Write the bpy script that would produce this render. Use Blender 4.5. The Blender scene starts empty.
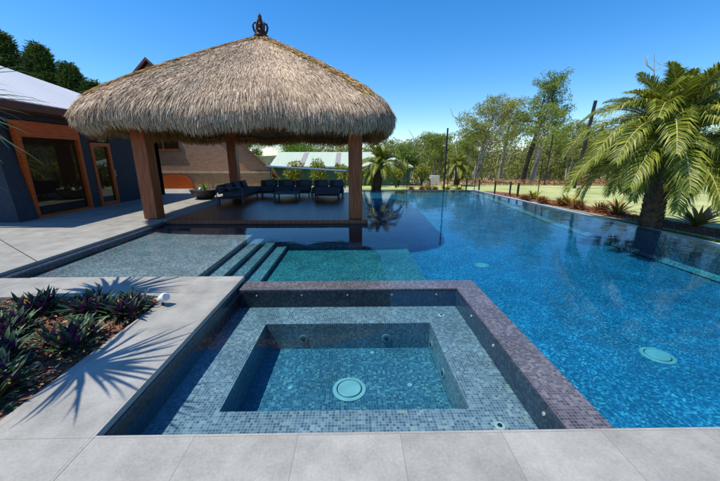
import bpy, math, random
import numpy as np
from mathutils import Vector, Matrix
random.seed(7); RNG = np.random.default_rng(11)
S = bpy.context.scene
COL = S.collection
# ---------------------------------------------------------------- camera
H = 1.57
cam_d = bpy.data.cameras.new('camera'); cam = bpy.data.objects.new('camera', cam_d); COL.objects.link(cam)
cam_d.sensor_width = 36; cam_d.lens = 15.75; cam_d.clip_start = .05; cam_d.clip_end = 2000
PITCH = math.atan(82.5 / 315); YAW = math.atan(5.5 / (315 / math.cos(PITCH)))
cam.location = (0, 0, H); cam.rotation_euler = (math.pi / 2 - PITCH, 0, -YAW)
S.camera = cam
# ---------------------------------------------------------------- light
SUN = Vector((-.48, -.11, 1)).normalized()            # towards the sun
EL = math.asin(SUN.z); AZ = math.atan2(SUN.x, SUN.y)
W = bpy.data.worlds.new('World'); S.world = W; W.use_nodes = True
wn = W.node_tree.nodes; wl = W.node_tree.links
sky = wn.new('ShaderNodeTexSky'); sky.sky_type = 'NISHITA'; sky.sun_disc = False
sky.sun_elevation = EL; sky.sun_rotation = AZ; sky.altitude = 100; sky.air_density = 1.0; sky.dust_density = .3; sky.ozone_density = 5.0
bg = wn['Background']; bg.inputs['Strength'].default_value = .125
hsv = wn.new('ShaderNodeHueSaturation'); hsv.inputs['Hue'].default_value = .502; hsv.inputs['Saturation'].default_value = 1.33; hsv.inputs['Value'].default_value = 1.42     # the deep clear blue of the photograph
wl.new(sky.outputs[0], hsv.inputs['Color']); wl.new(hsv.outputs[0], bg.inputs['Color'])
sd = bpy.data.lights.new('sun', 'SUN'); sd.energy = 5.0; sd.angle = math.radians(.5); sd.color = (1, .935, .82)
so = bpy.data.objects.new('sun', sd); COL.objects.link(so); so.rotation_euler = SUN.to_track_quat('Z', 'Y').to_euler(); so.location = (0, 0, 30)
S.view_settings.view_transform = 'Standard'; S.view_settings.look = 'None'; S.view_settings.exposure = .18; S.view_settings.gamma = 1
try: S.view_settings.use_curve_mapping = False
except Exception: pass
S.render.engine = 'CYCLES'
S.cycles.transparent_max_bounces = 12; S.cycles.max_bounces = 8; S.cycles.volume_bounces = 0

# ---------------------------------------------------------------- node materials
def nm(name):
    m = bpy.data.materials.new(name); m.use_nodes = True
    return m, m.node_tree.nodes, m.node_tree.links, m.node_tree.nodes['Principled BSDF']
def ramp(n, stops, interp='LINEAR'):
    r = n.new('ShaderNodeValToRGB'); r.color_ramp.interpolation = interp
    e = r.color_ramp.elements
    while len(e) < len(stops): e.new(.5)
    for i, (p, c) in enumerate(stops): e[i].position = p; e[i].color = (*c, 1)
    return r
def noise_mat(name, c0, c1, scale=5, rough=.7, bump=.0, bscale=40, stretch=(1, 1, 1), spec=.3, detail=6, metallic=0, lo=.3, hi=.7):
    m, n, l, b = nm(name)
    tc = n.new('ShaderNodeTexCoord'); mp = n.new('ShaderNodeMapping'); mp.inputs['Scale'].default_value = stretch
    l.new(tc.outputs['Object'], mp.inputs[0])
    t = n.new('ShaderNodeTexNoise'); t.inputs['Scale'].default_value = scale; t.inputs['Detail'].default_value = detail
    l.new(mp.outputs[0], t.inputs['Vector'])
    r = ramp(n, [(lo, c0), (hi, c1)]); l.new(t.outputs['Fac'], r.inputs[0]); l.new(r.outputs[0], b.inputs['Base Color'])
    b.inputs['Roughness'].default_value = rough; b.inputs['Specular IOR Level'].default_value = spec; b.inputs['Metallic'].default_value = metallic
    if bump:
        t2 = n.new('ShaderNodeTexNoise'); t2.inputs['Scale'].default_value = bscale; t2.inputs['Detail'].default_value = 5
        l.new(mp.outputs[0], t2.inputs['Vector'])
        bp = n.new('ShaderNodeBump'); bp.inputs['Strength'].default_value = bump; bp.inputs['Distance'].default_value = .02
        l.new(t2.outputs['Fac'], bp.inputs['Height']); l.new(bp.outputs[0], b.inputs['Normal'])
    return m
def island_mat(name, stops, rough=.6, transl=0., spec=.2, back=None, patch=False):
    """colour varies blade by blade / leaf by leaf"""
    m, n, l, b = nm(name)
    g = n.new('ShaderNodeNewGeometry'); r = ramp(n, stops); l.new(g.outputs['Random Per Island'], r.inputs[0])
    col = r.outputs[0]
    if back:
        r2 = ramp(n, back); l.new(g.outputs['Random Per Island'], r2.inputs[0])
        mx = n.new('ShaderNodeMix'); mx.data_type = 'RGBA'
        l.new(g.outputs['Backfacing'], mx.inputs[0]); l.new(r.outputs[0], mx.inputs[6]); l.new(r2.outputs[0], mx.inputs[7]); col = mx.outputs[2]
    if patch:                                                # weathered patches
        nz = n.new('ShaderNodeTexNoise'); nz.inputs['Scale'].default_value = .9; nz.inputs['Detail'].default_value = 6; l.new(g.outputs['Position'], nz.inputs['Vector'])
        mr = n.new('ShaderNodeMapRange'); mr.inputs[1].default_value = .3; mr.inputs[2].default_value = .7; mr.inputs[3].default_value = .78; mr.inputs[4].default_value = 1.1; l.new(nz.outputs['Fac'], mr.inputs[0])
        hs = n.new('ShaderNodeHueSaturation'); l.new(col, hs.inputs['Color']); l.new(mr.outputs[0], hs.inputs['Value']); col = hs.outputs[0]
    l.new(col, b.inputs['Base Color']); b.inputs['Roughness'].default_value = rough; b.inputs['Specular IOR Level'].default_value = spec
    if transl:
        t = n.new('ShaderNodeBsdfTranslucent'); l.new(col, t.inputs['Color'])
        ms = n.new('ShaderNodeMixShader'); ms.inputs[0].default_value = transl
        l.new(b.outputs[0], ms.inputs[1]); l.new(t.outputs[0], ms.inputs[2]); l.new(ms.outputs[0], n['Material Output'].inputs['Surface'])
    return m
def math_node(n, l, op, a, b=None):
    x = n.new('ShaderNodeMath'); x.operation = op
    for i, v in enumerate((a, b)):
        if v is None: continue
        if isinstance(v, (int, float)): x.inputs[i].default_value = v
        else: l.new(v, x.inputs[i])
    return x.outputs[0]
def wall_uv(n, l):
    """(x,y) on level faces, (x+y,z) on upright ones, in metres"""
    g = n.new('ShaderNodeNewGeometry'); s = n.new('ShaderNodeSeparateXYZ'); l.new(g.outputs['Position'], s.inputs[0])
    sn = n.new('ShaderNodeSeparateXYZ'); l.new(g.outputs['True Normal'], sn.inputs[0])
    up = math_node(n, l, 'GREATER_THAN', math_node(n, l, 'ABSOLUTE', sn.outputs[2]), .5)
    xy = math_node(n, l, 'ADD', s.outputs[0], s.outputs[1])
    inv = math_node(n, l, 'SUBTRACT', 1, up)
    u = math_node(n, l, 'ADD', math_node(n, l, 'MULTIPLY', s.outputs[0], up), math_node(n, l, 'MULTIPLY', xy, inv))
    v = math_node(n, l, 'ADD', math_node(n, l, 'MULTIPLY', s.outputs[1], up), math_node(n, l, 'MULTIPLY', s.outputs[2], inv))
    return u, v
def mosaic(name, stops, grout, tile=.025, gap=.1, rough=.25, warp=0., vary=(.7, 1.3)):
    m, n, l, b = nm(name)
    u, v = wall_uv(n, l)
    if warp:
        gw = n.new('ShaderNodeNewGeometry'); w1 = n.new('ShaderNodeTexNoise'); w1.inputs['Scale'].default_value = 6; w1.inputs['Detail'].default_value = 2; l.new(gw.outputs['Position'], w1.inputs['Vector'])
        sc_ = n.new('ShaderNodeSeparateColor'); l.new(w1.outputs['Color'], sc_.inputs[0])
        u = math_node(n, l, 'ADD', u, math_node(n, l, 'MULTIPLY', sc_.outputs[0], warp)); v = math_node(n, l, 'ADD', v, math_node(n, l, 'MULTIPLY', sc_.outputs[1], warp))
    us = math_node(n, l, 'DIVIDE', u, tile); vs = math_node(n, l, 'DIVIDE', v, tile)
    fu = math_node(n, l, 'FLOOR', us); fv = math_node(n, l, 'FLOOR', vs)
    cx = n.new('ShaderNodeCombineXYZ'); l.new(fu, cx.inputs[0]); l.new(fv, cx.inputs[1])
    wn_ = n.new('ShaderNodeTexWhiteNoise'); wn_.noise_dimensions = '2D'; l.new(cx.outputs[0], wn_.inputs['Vector'])
    r = ramp(n, stops); l.new(wn_.outputs['Value'], r.inputs[0])
    # cloudy drift of tone between sheets of tile, and painted-in caustic light under water
    g = n.new('ShaderNodeNewGeometry'); nz = n.new('ShaderNodeTexNoise'); nz.inputs['Scale'].default_value = 2.2; nz.inputs['Detail'].default_value = 5
    l.new(g.outputs['Position'], nz.inputs['Vector'])
    hs = n.new('ShaderNodeHueSaturation'); l.new(r.outputs[0], hs.inputs['Color'])
    mr = n.new('ShaderNodeMapRange'); mr.inputs[1].default_value = .3; mr.inputs[2].default_value = .7; mr.inputs[3].default_value = vary[0]; mr.inputs[4].default_value = vary[1]; l.new(nz.outputs['Fac'], mr.inputs[0]); l.new(mr.outputs[0], hs.inputs['Value'])
    a = math_node(n, l, 'LESS_THAN', math_node(n, l, 'FRACT', us), gap); c = math_node(n, l, 'LESS_THAN', math_node(n, l, 'FRACT', vs), gap)
    gm = math_node(n, l, 'MAXIMUM', a, c)
    mx = n.new('ShaderNodeMix'); mx.data_type = 'RGBA'; l.new(gm, mx.inputs[0]); l.new(hs.outputs[0], mx.inputs[6]); mx.inputs[7].default_value = (*grout, 1)
    l.new(mx.outputs[2], b.inputs['Base Color']); b.inputs['Roughness'].default_value = rough
    return m
def paver(name, c0, c1, sx, sy, ox, oy, joint=.004, jc=(.2, .2, .2), rough=.5):
    m, n, l, b = nm(name)
    g = n.new('ShaderNodeNewGeometry'); s = n.new('ShaderNodeSeparateXYZ'); l.new(g.outputs['Position'], s.inputs[0])
    us = math_node(n, l, 'DIVIDE', math_node(n, l, 'SUBTRACT', s.outputs[0], ox), sx); vs = math_node(n, l, 'DIVIDE', math_node(n, l, 'SUBTRACT', s.outputs[1], oy), sy)
    cx = n.new('ShaderNodeCombineXYZ'); l.new(math_node(n, l, 'FLOOR', us), cx.inputs[0]); l.new(math_node(n, l, 'FLOOR', vs), cx.inputs[1])
    w = n.new('ShaderNodeTexWhiteNoise'); w.noise_dimensions = '2D'; l.new(cx.outputs[0], w.inputs['Vector'])
    t = n.new('ShaderNodeTexNoise'); t.inputs['Scale'].default_value = 3.2; t.inputs['Detail'].default_value = 9; t.inputs['Roughness'].default_value = .65
    l.new(g.outputs['Position'], t.inputs['Vector'])
    t2 = n.new('ShaderNodeTexNoise'); t2.inputs['Scale'].default_value = 60; t2.inputs['Detail'].default_value = 4; l.new(g.outputs['Position'], t2.inputs['Vector'])
    f = math_node(n, l, 'ADD', math_node(n, l, 'MULTIPLY', w.outputs['Value'], .09), math_node(n, l, 'ADD', math_node(n, l, 'MULTIPLY', t.outputs['Fac'], .65), math_node(n, l, 'MULTIPLY', t2.outputs['Fac'], .25)))
    r = ramp(n, [(.30, c0), (.66, c1)]); l.new(f, r.inputs[0])
    a = math_node(n, l, 'LESS_THAN', math_node(n, l, 'FRACT', us), joint / sx); c = math_node(n, l, 'LESS_THAN', math_node(n, l, 'FRACT', vs), joint / sy)
    mx = n.new('ShaderNodeMix'); mx.data_type = 'RGBA'; l.new(math_node(n, l, 'MAXIMUM', a, c), mx.inputs[0]); l.new(r.outputs[0], mx.inputs[6]); mx.inputs[7].default_value = (*jc, 1)
    l.new(mx.outputs[2], b.inputs['Base Color']); b.inputs['Roughness'].default_value = rough; b.inputs['Specular IOR Level'].default_value = .45
    bp = n.new('ShaderNodeBump'); bp.inputs['Strength'].default_value = .12; bp.inputs['Distance'].default_value = .01; l.new(t2.outputs['Fac'], bp.inputs['Height']); l.new(bp.outputs[0], b.inputs['Normal'])
    return m
def brick_mat(name):
    m, n, l, b = nm(name)
    u, v = wall_uv(n, l); cx = n.new('ShaderNodeCombineXYZ'); l.new(u, cx.inputs[0]); l.new(v, cx.inputs[1])
    t = n.new('ShaderNodeTexBrick'); t.inputs['Scale'].default_value = 1; t.inputs['Brick Width'].default_value = .24; t.inputs['Row Height'].default_value = .086
    t.inputs['Mortar Size'].default_value = .009; t.inputs['Color1'].default_value = (.26, .105, .045, 1); t.inputs['Color2'].default_value = (.35, .16, .07, 1); t.inputs['Mortar'].default_value = (.34, .27, .2, 1)
    l.new(cx.outputs[0], t.inputs['Vector']); l.new(t.outputs[0], b.inputs['Base Color']); b.inputs['Roughness'].default_value = .85
    return m
def stripes(name, c0, c1, period, axis=0, duty=.12, rough=.4, spec=.5, metallic=0, bump=.4, noise=.15):
    """boards or sheet ribs: a dark joint every period metres along a local axis"""
    m, n, l, b = nm(name)
    tc = n.new('ShaderNodeTexCoord'); s = n.new('ShaderNodeSeparateXYZ'); l.new(tc.outputs['Object'], s.inputs[0])
    us = math_node(n, l, 'DIVIDE', s.outputs[axis], period)
    f = math_node(n, l, 'LESS_THAN', math_node(n, l, 'FRACT', us), duty)
    w = n.new('ShaderNodeTexWhiteNoise'); w.noise_dimensions = '1D'; l.new(math_node(n, l, 'FLOOR', us), w.inputs['W'])
    nz = n.new('ShaderNodeTexNoise'); nz.inputs['Scale'].default_value = 3; nz.inputs['Detail'].default_value = 6; l.new(tc.outputs['Object'], nz.inputs['Vector'])
    hs = n.new('ShaderNodeHueSaturation'); hs.inputs['Color'].default_value = (*c0, 1)
    l.new(math_node(n, l, 'ADD', 1 - noise, math_node(n, l, 'MULTIPLY', math_node(n, l, 'ADD', w.outputs['Value'], nz.outputs['Fac']), noise)), hs.inputs['Value'])
    mx = n.new('ShaderNodeMix'); mx.data_type = 'RGBA'; l.new(f, mx.inputs[0]); l.new(hs.outputs[0], mx.inputs[6]); mx.inputs[7].default_value = (*c1, 1)
    l.new(mx.outputs[2], b.inputs['Base Color']); b.inputs['Roughness'].default_value = rough; b.inputs['Specular IOR Level'].default_value = spec; b.inputs['Metallic'].default_value = metallic
    bp = n.new('ShaderNodeBump'); bp.inputs['Strength'].default_value = bump; bp.inputs['Distance'].default_value = .01; bp.invert = True
    l.new(f, bp.inputs['Height']); l.new(bp.outputs[0], b.inputs['Normal'])
    return m
def water_mat():
    m, n, l, b = nm('pool_water'); n.remove(b); out = n['Material Output']
    g = n.new('ShaderNodeNewGeometry'); s = n.new('ShaderNodeSeparateXYZ'); l.new(g.outputs['Position'], s.inputs[0])
    mr = n.new('ShaderNodeMapRange'); mr.inputs[1].default_value = 0; mr.inputs[2].default_value = 4.5; mr.inputs[3].default_value = .38; mr.inputs[4].default_value = 1.0
    l.new(s.outputs[0], mr.inputs[0])
    t1 = n.new('ShaderNodeTexNoise'); t1.inputs['Scale'].default_value = 7; t1.inputs['Detail'].default_value = 3
    t2 = n.new('ShaderNodeTexNoise'); t2.inputs['Scale'].default_value = 1.7; t2.inputs['Detail'].default_value = 2
    for t in (t1, t2): l.new(g.outputs['Position'], t.inputs['Vector'])
    hgt = math_node(n, l, 'ADD', math_node(n, l, 'MULTIPLY', t1.outputs['Fac'], .25), t2.outputs['Fac'])
    bp = n.new('ShaderNodeBump'); bp.inputs['Distance'].default_value = .007; l.new(hgt, bp.inputs['Height']); l.new(mr.outputs[0], bp.inputs['Strength'])
    fr = n.new('ShaderNodeFresnel'); fr.inputs['IOR'].default_value = 1.33; l.new(bp.outputs[0], fr.inputs['Normal'])
    tr = n.new('ShaderNodeBsdfTransparent'); gl = n.new('ShaderNodeBsdfGlossy'); gl.inputs['Roughness'].default_value = .0; l.new(bp.outputs[0], gl.inputs['Normal'])
    ms = n.new('ShaderNodeMixShader'); l.new(fr.outputs[0], ms.inputs[0]); l.new(tr.outputs[0], ms.inputs[1]); l.new(gl.outputs[0], ms.inputs[2])
    l.new(ms.outputs[0], out.inputs['Surface'])
    va = n.new('ShaderNodeVolumeAbsorption'); va.inputs['Color'].default_value = (.0, .82, .945, 1); va.inputs['Density'].default_value = .95
    l.new(va.outputs[0], out.inputs['Volume'])
    return m
def glass_mat(name, c, rough=.02):
    m, n, l, b = nm(name); b.inputs['Base Color'].default_value = (*c, 1); b.inputs['Roughness'].default_value = rough; b.inputs['Specular IOR Level'].default_value = .7
    return m

M = {}
M['paving'] = paver('stone_paving', (.185, .18, .16), (.385, .376, .338), .6, 1.2, -1.54, 1.5, jc=(.20, .185, .16))
M['spa_tile'] = mosaic('spa_mosaic', [(0, (.075, .085, .125)), (.35, (.115, .135, .185)), (.75, (.17, .195, .245)), (.96, (.25, .27, .31)), (1, (.28, .25, .19))], (.31, .335, .36), warp=.012)
M['wall_tile'] = mosaic('spa_edge_mosaic', [(0, (.043, .043, .055)), (.5, (.075, .073, .088)), (.9, (.125, .122, .138)), (1, (.15, .135, .135))], (.195, .178, .175))
M['dark_tile'] = mosaic('waterline_mosaic', [(0, (.010, .016, .032)), (.6, (.022, .036, .065)), (1, (.045, .068, .105))], (.045, .058, .08))
M['pool_tile'] = mosaic('pool_mosaic', [(0, (.012, .075, .145)), (.4, (.03, .13, .235)), (.75, (.055, .20, .33)), (.96, (.12, .34, .46)), (1, (.3, .46, .45))], (.05, .18, .29), tile=.022, warp=.05, vary=(.72, 1.28))
M['shelf_tile'] = mosaic('shelf_mosaic', [(0, (.07, .085, .12)), (.5, (.15, .18, .22)), (.95, (.27, .30, .33)), (1, (.4, .35, .26))], (.22, .245, .28))
M['water'] = water_mat()
M['white_plastic'] = noise_mat('white_plastic', (.62, .70, .70), (.72, .78, .78), rough=.4)
M['fitting'] = noise_mat('pool_fitting', (.30, .33, .34), (.42, .45, .45), rough=.5)
M['jet_steel'] = noise_mat('jet_steel', (.16, .18, .20), (.26, .29, .31), rough=.35)
M['thatch_core'] = noise_mat('thatch_core', (.12, .08, .048), (.24, .17, .105), scale=9, bump=.5, stretch=(1, 1, .2))
M['straw'] = island_mat('straw', [(0, (.18, .118, .075)), (.25, (.37, .268, .178)), (.6, (.57, .437, .312)), (.9, (.72, .585, .44)), (1, (.76, .57, .36))], rough=.9, spec=.03, patch=True)
M['ridge_straw'] = island_mat('ridge_straw', [(0, (.22, .13, .05)), (.5, (.42, .28, .125)), (1, (.58, .42, .21))], rough=.85, spec=.05)
M['under_straw'] = island_mat('under_straw', [(0, (.16, .08, .025)), (.6, (.36, .20, .07)), (1, (.5, .31, .12))], rough=.85, spec=.05, transl=.35)
M['post_wood'] = noise_mat('post_timber', (.15, .034, .009), (.32, .085, .022), scale=6, rough=.45, bump=.25, bscale=14, stretch=(4, 4, .35), spec=.35)
M['deck_wood'] = stripes('deck_boards', (.20, .052, .018), (.006, .003, .003), .14, 0, .09, rough=.33, spec=.5, noise=.3)
M['orange_wood'] = noise_mat('orange_timber', (.34, .05, .007), (.48, .095, .014), scale=5, rough=.4, stretch=(1, 1, 6))
M['render'] = noise_mat('navy_render', (.022, .03, .045), (.035, .045, .062), scale=12, rough=.8, bump=.15, bscale=90)
M['roof_metal'] = stripes('roof_sheet', (.66, .645, .61), (.30, .30, .30), .22, 1, .1, rough=.4, noise=.08)
M['dark_brown'] = noise_mat('dark_brown_trim', (.05, .02, .014), (.09, .035, .022), rough=.6)
M['window'] = glass_mat('window_glass', (.022, .014, .008))
M['brick'] = brick_mat('brick')
M['sandstone'] = noise_mat('sandstone_band', (.32, .25, .17), (.45, .36, .26), scale=8)
M['roof_tile'] = stripes('brown_roof_tile', (.16, .06, .045), (.05, .02, .016), .3, 1, .15, rough=.7)
M['shed_roof'] = stripes('pale_green_sheet', (.45, .53, .40), (.41, .485, .365), .25, 0, .12, rough=.5, noise=.06)
M['skylight'] = noise_mat('skylight_sheet', (.27, .25, .23), (.34, .31, .28), rough=.5)
M['shed_wall'] = stripes('green_sheet_wall', (.045, .115, .085), (.025, .07, .05), .2, 0, .15, rough=.5, noise=.1)
M['cream_metal'] = noise_mat('cream_metal', (.5, .5, .46), (.6, .6, .55), rough=.4)
M['black_metal'] = noise_mat('black_metal', (.012, .012, .014), (.02, .02, .022), rough=.45)
M['grey_metal'] = noise_mat('grey_metal', (.05, .07, .10), (.09, .12, .16), rough=.4)
M['ledge'] = noise_mat('pale_ledge', (.38, .40, .42), (.54, .56, .57), scale=14, rough=.6)
M['earth'] = noise_mat('earth', (.10, .085, .045), (.20, .16, .09), scale=.4, rough=.95)
M['lawn'] = noise_mat('dry_lawn', (.25, .32, .09), (.48, .47, .22), scale=.8, rough=.95, bump=.5, bscale=25, detail=10)
M['turf'] = noise_mat('green_turf', (.10, .20, .02), (.20, .34, .04), scale=9, rough=.9, bump=.5, bscale=60)
M['mulch'] = noise_mat('bark_mulch', (.10, .05, .032), (.30, .15, .09), scale=38, rough=.95, bump=1, bscale=30)
M['gravel'] = noise_mat('pale_gravel', (.25, .23, .21), (.62, .6, .56), scale=30, rough=.9, bump=.8, bscale=30)
M['chips'] = island_mat('mulch_chips', [(0, (.07, .028, .018)), (.6, (.20, .09, .055)), (.88, (.36, .18, .10)), (1, (.60, .36, .22))], rough=.9)
M['rust'] = island_mat('rust_mulch', [(0, (.13, .045, .02)), (.6, (.28, .10, .05)), (1, (.42, .19, .1))], rough=.9)
M['cushion'] = noise_mat('navy_cushion', (.03, .042, .07), (.05, .065, .10), scale=30, rough=.9)
M['pillow'] = noise_mat('slate_cushion', (.05, .07, .11), (.07, .095, .14), scale=30, rough=.9)
M['bowl'] = noise_mat('dark_bowl', (.035, .03, .028), (.07, .06, .055), scale=10, rough=.5)
M['finial'] = noise_mat('finial_clay', (.018, .009, .006), (.05, .024, .018), scale=20, rough=.5)
M['rhoeo'] = island_mat('rhoeo_leaf', [(0, (.012, .035, .016)), (.6, (.03, .075, .03)), (.9, (.06, .13, .045)), (.965, (.12, .18, .06)), (.97, (.45, .16, .02)), (1, (.5, .25, .03))], rough=.45, transl=.12, spec=.4,
                       back=[(0, (.03, .01, .035)), (.6, (.075, .018, .075)), (.9, (.16, .035, .14)), (.95, (.42, .06, .34)), (1, (.5, .2, .03))])
M['yucca'] = island_mat('yucca_leaf', [(0, (.035, .09, .05)), (.6, (.09, .18, .085)), (1, (.2, .30, .12))], rough=.4, transl=.1, spec=.5)
M['frond'] = island_mat('palm_leaflet', [(0, (.05, .085, .008)), (.45, (.16, .205, .016)), (.8, (.31, .335, .03)), (1, (.46, .41, .07))], rough=.45, transl=.25, spec=.3)
M['rachis'] = noise_mat('palm_rib', (.30, .30, .10), (.42, .38, .16), rough=.5)
M['palm_trunk'] = noise_mat('palm_trunk', (.04, .028, .018), (.14, .10, .06), scale=9, rough=.95, bump=.8, bscale=18)
M['gum_bark'] = noise_mat('gum_bark', (.15, .12, .095), (.42, .38, .32), scale=2.2, rough=.85, stretch=(1, 1, .35))
M['dark_bark'] = noise_mat('dark_bark', (.04, .03, .022), (.10, .075, .055), scale=3, rough=.9)
M['dead_wood'] = noise_mat('dead_wood', (.30, .27, .25), (.46, .43, .4), scale=3, rough=.9)
M['gum_leaf'] = island_mat('gum_leaf', [(0, (.07, .11, .02)), (.5, (.22, .30, .045)), (.85, (.36, .43, .08)), (1, (.48, .48, .13))], rough=.55, transl=.25)
M['gum_leaf_b'] = island_mat('olive_gum_leaf', [(0, (.08, .10, .022)), (.5, (.26, .29, .045)), (.85, (.40, .40, .085)), (1, (.50, .46, .13))], rough=.55, transl=.25)
M['gum_leaf_c'] = island_mat('deep_gum_leaf', [(0, (.055, .095, .02)), (.5, (.15, .23, .04)), (.85, (.26, .34, .07)), (1, (.38, .42, .11))], rough=.5, transl=.2)
M['wood_leaf'] = island_mat('woodland_leaf', [(0, (.06, .08, .022)), (.5, (.19, .22, .055)), (.85, (.30, .32, .08)), (1, (.40, .36, .14))], rough=.6, transl=.2)
M['conifer'] = island_mat('conifer_leaf', [(0, (.03, .06, .014)), (.6, (.09, .15, .03)), (1, (.19, .24, .05))], rough=.6, transl=.1)
M['bright_leaf'] = island_mat('bright_leaf', [(0, (.05, .12, .012)), (.6, (.14, .25, .025)), (1, (.25, .36, .05))], rough=.5, transl=.3)
M['croton'] = island_mat('yellow_green_leaf', [(0, (.05, .09, .012)), (.45, (.17, .22, .025)), (.8, (.38, .36, .04)), (.95, (.5, .42, .06)), (1, (.42, .16, .03))], rough=.5, transl=.3)
M['brom'] = island_mat('bromeliad_leaf', [(0, (.10, .14, .02)), (.5, (.36, .38, .05)), (.8, (.56, .46, .07)), (1, (.42, .15, .05))], rough=.4, transl=.2, spec=.4)
M['brom_red'] = island_mat('red_bromeliad_leaf', [(0, (.12, .13, .03)), (.5, (.30, .24, .06)), (1, (.38, .10, .06))], rough=.4, transl=.2, spec=.4)
M['rust_leaf'] = island_mat('rust_leaf', [(0, (.10, .04, .015)), (.5, (.27, .12, .04)), (1, (.40, .22, .09))], rough=.7, transl=.2)

# ---------------------------------------------------------------- mesh helpers
class MB:
    def __init__(s): s.v = []; s.f = []
    def add(s, vs, fs):
        o = len(s.v); s.v += [tuple(p) for p in vs]; s.f += [tuple(i + o for i in f) for f in fs]
    def box(s, x0, x1, y0, y1, z0, z1):
        s.add([(x0, y0, z0), (x1, y0, z0), (x1, y1, z0), (x0, y1, z0), (x0, y0, z1), (x1, y0, z1), (x1, y1, z1), (x0, y1, z1)],
              [(0, 3, 2, 1), (4, 5, 6, 7), (0, 1, 5, 4), (1, 2, 6, 5), (2, 3, 7, 6), (3, 0, 4, 7)]); return s
    def prism(s, poly, z0, z1):
        n = len(poly)
        s.add([(x, y, z0) for x, y in poly] + [(x, y, z1) for x, y in poly],
              [tuple(range(n))[::-1], tuple(range(n, 2 * n))] + [(i, (i + 1) % n, n + (i + 1) % n, n + i) for i in range(n)]); return s
    def slab(s, quad, t):
        """four corners in space given thickness downwards"""
        s.add([(x, y, z - t) for x, y, z in quad] + list(quad), [(3, 2, 1, 0), (4, 5, 6, 7), (0, 1, 5, 4), (1, 2, 6, 5), (2, 3, 7, 6), (3, 0, 4, 7)]); return s
    def tube(s, pts, rad, seg=8, cap=True):
        pts = [Vector(p) for p in pts]; n = len(pts); rad = rad if hasattr(rad, '__len__') else [rad] * n
        vs = []; ref = None
        for i, p in enumerate(pts):
            d = (pts[min(i + 1, n - 1)] - pts[max(i - 1, 0)]).normalized()
            if ref is None: ref = Vector((1, 0, 0)) if abs(d.x) < .8 else Vector((0, 1, 0))
            a = (ref - d * ref.dot(d)).normalized(); b = d.cross(a); ref = a
            for k in range(seg):
                t = 2 * math.pi * k / seg; vs.append(p + (a * math.cos(t) + b * math.sin(t)) * rad[i])
        fs = [(i * seg + k, i * seg + (k + 1) % seg, (i + 1) * seg + (k + 1) % seg, (i + 1) * seg + k) for i in range(n - 1) for k in range(seg)]
        if cap: fs += [tuple(range(seg))[::-1], tuple((n - 1) * seg + k for k in range(seg))]
        s.add(vs, fs); return s
    def lathe(s, prof, c=(0, 0, 0), seg=24):
        n = len(prof); vs = [(c[0] + r * math.cos(2 * math.pi * k / seg), c[1] + r * math.sin(2 * math.pi * k / seg), c[2] + z) for r, z in prof for k in range(seg)]
        fs = [(i * seg + k, i * seg + (k + 1) % seg, (i + 1) * seg + (k + 1) % seg, (i + 1) * seg + k) for i in range(n - 1) for k in range(seg)]
        fs += [tuple(range(seg))[::-1], tuple((n - 1) * seg + k for k in range(seg))]
        s.add(vs, fs); return s
    def blade(s, base, az, el, L, w, droop=.4, seg=4, fold=.25, widest=.35):
        """a folded strap leaf"""
        p = Vector(base); vs = []
        ca, sa = math.cos(az), math.sin(az); side = Vector((-sa, ca, 0))
        for i in range(seg + 1):
            t = i / seg; e = el - droop * t * t * 2
            d = Vector((ca * math.cos(e), sa * math.cos(e), math.sin(e)))
            ww = w * (.55 + .45 * t / widest if t < widest else max(.03, 1 - ((t - widest) / (1 - widest)) ** 1.6)) * .5
            up = Vector((-ca * math.sin(e), -sa * math.sin(e), math.cos(e)))
            vs += [p - side * ww + up * ww * fold, p.copy(), p + side * ww + up * ww * fold]
            p = p + d * (L / seg)
        fs = []
        for i in range(seg):
            a = i * 3; fs += [(a + 3, a + 4, a + 1, a), (a + 4, a + 5, a + 2, a + 1)]
        s.add(vs, fs); return s
    def build(s, name, mat, parent=None, smooth=False, bevel=0, keep=False):
        me = bpy.data.meshes.new(name); o_ = Vector((0, 0, 0))
        root = parent
        while root is not None and root.parent is not None: root = root.parent
        if root is not None and not keep: o_ = Vector(root.location)
        me.from_pydata([(x - o_.x, y - o_.y, z - o_.z) for x, y, z in s.v], [], s.f); me.materials.append(mat)
        if smooth: me.polygons.foreach_set('use_smooth', [True] * len(me.polygons))
        me.update(); o = bpy.data.objects.new(name, me); COL.objects.link(o)
        if parent is not None: o.parent = parent
        if bevel:
            b = o.modifiers.new('bevel', 'BEVEL'); b.width = bevel; b.segments = 2; b.limit_method = 'ANGLE'
        return o
def np_mesh(name, V, F, mat, parent=None, smooth=False, origin=(0, 0, 0)):
    """V (n,3) array, F (m,4) array of quads"""
    me = bpy.data.meshes.new(name); V = np.asarray(V, dtype=np.float32) - np.asarray(origin, dtype=np.float32)
    me.vertices.add(len(V)); me.vertices.foreach_set('co', V.ravel())
    F = np.asarray(F, dtype=np.int32); me.loops.add(F.size); me.loops.foreach_set('vertex_index', F.ravel())
    me.polygons.add(len(F)); me.polygons.foreach_set('loop_start', np.arange(len(F), dtype=np.int32) * F.shape[1]); me.polygons.foreach_set('loop_total', np.full(len(F), F.shape[1], dtype=np.int32))
    me.materials.append(mat); me.update(calc_edges=True); me.validate()
    o = bpy.data.objects.new(name, me); COL.objects.link(o)
    if parent is not None: o.parent = parent
    return o
def unit(a): return a / (np.linalg.norm(a, axis=-1, keepdims=True) + 1e-9)
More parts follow.
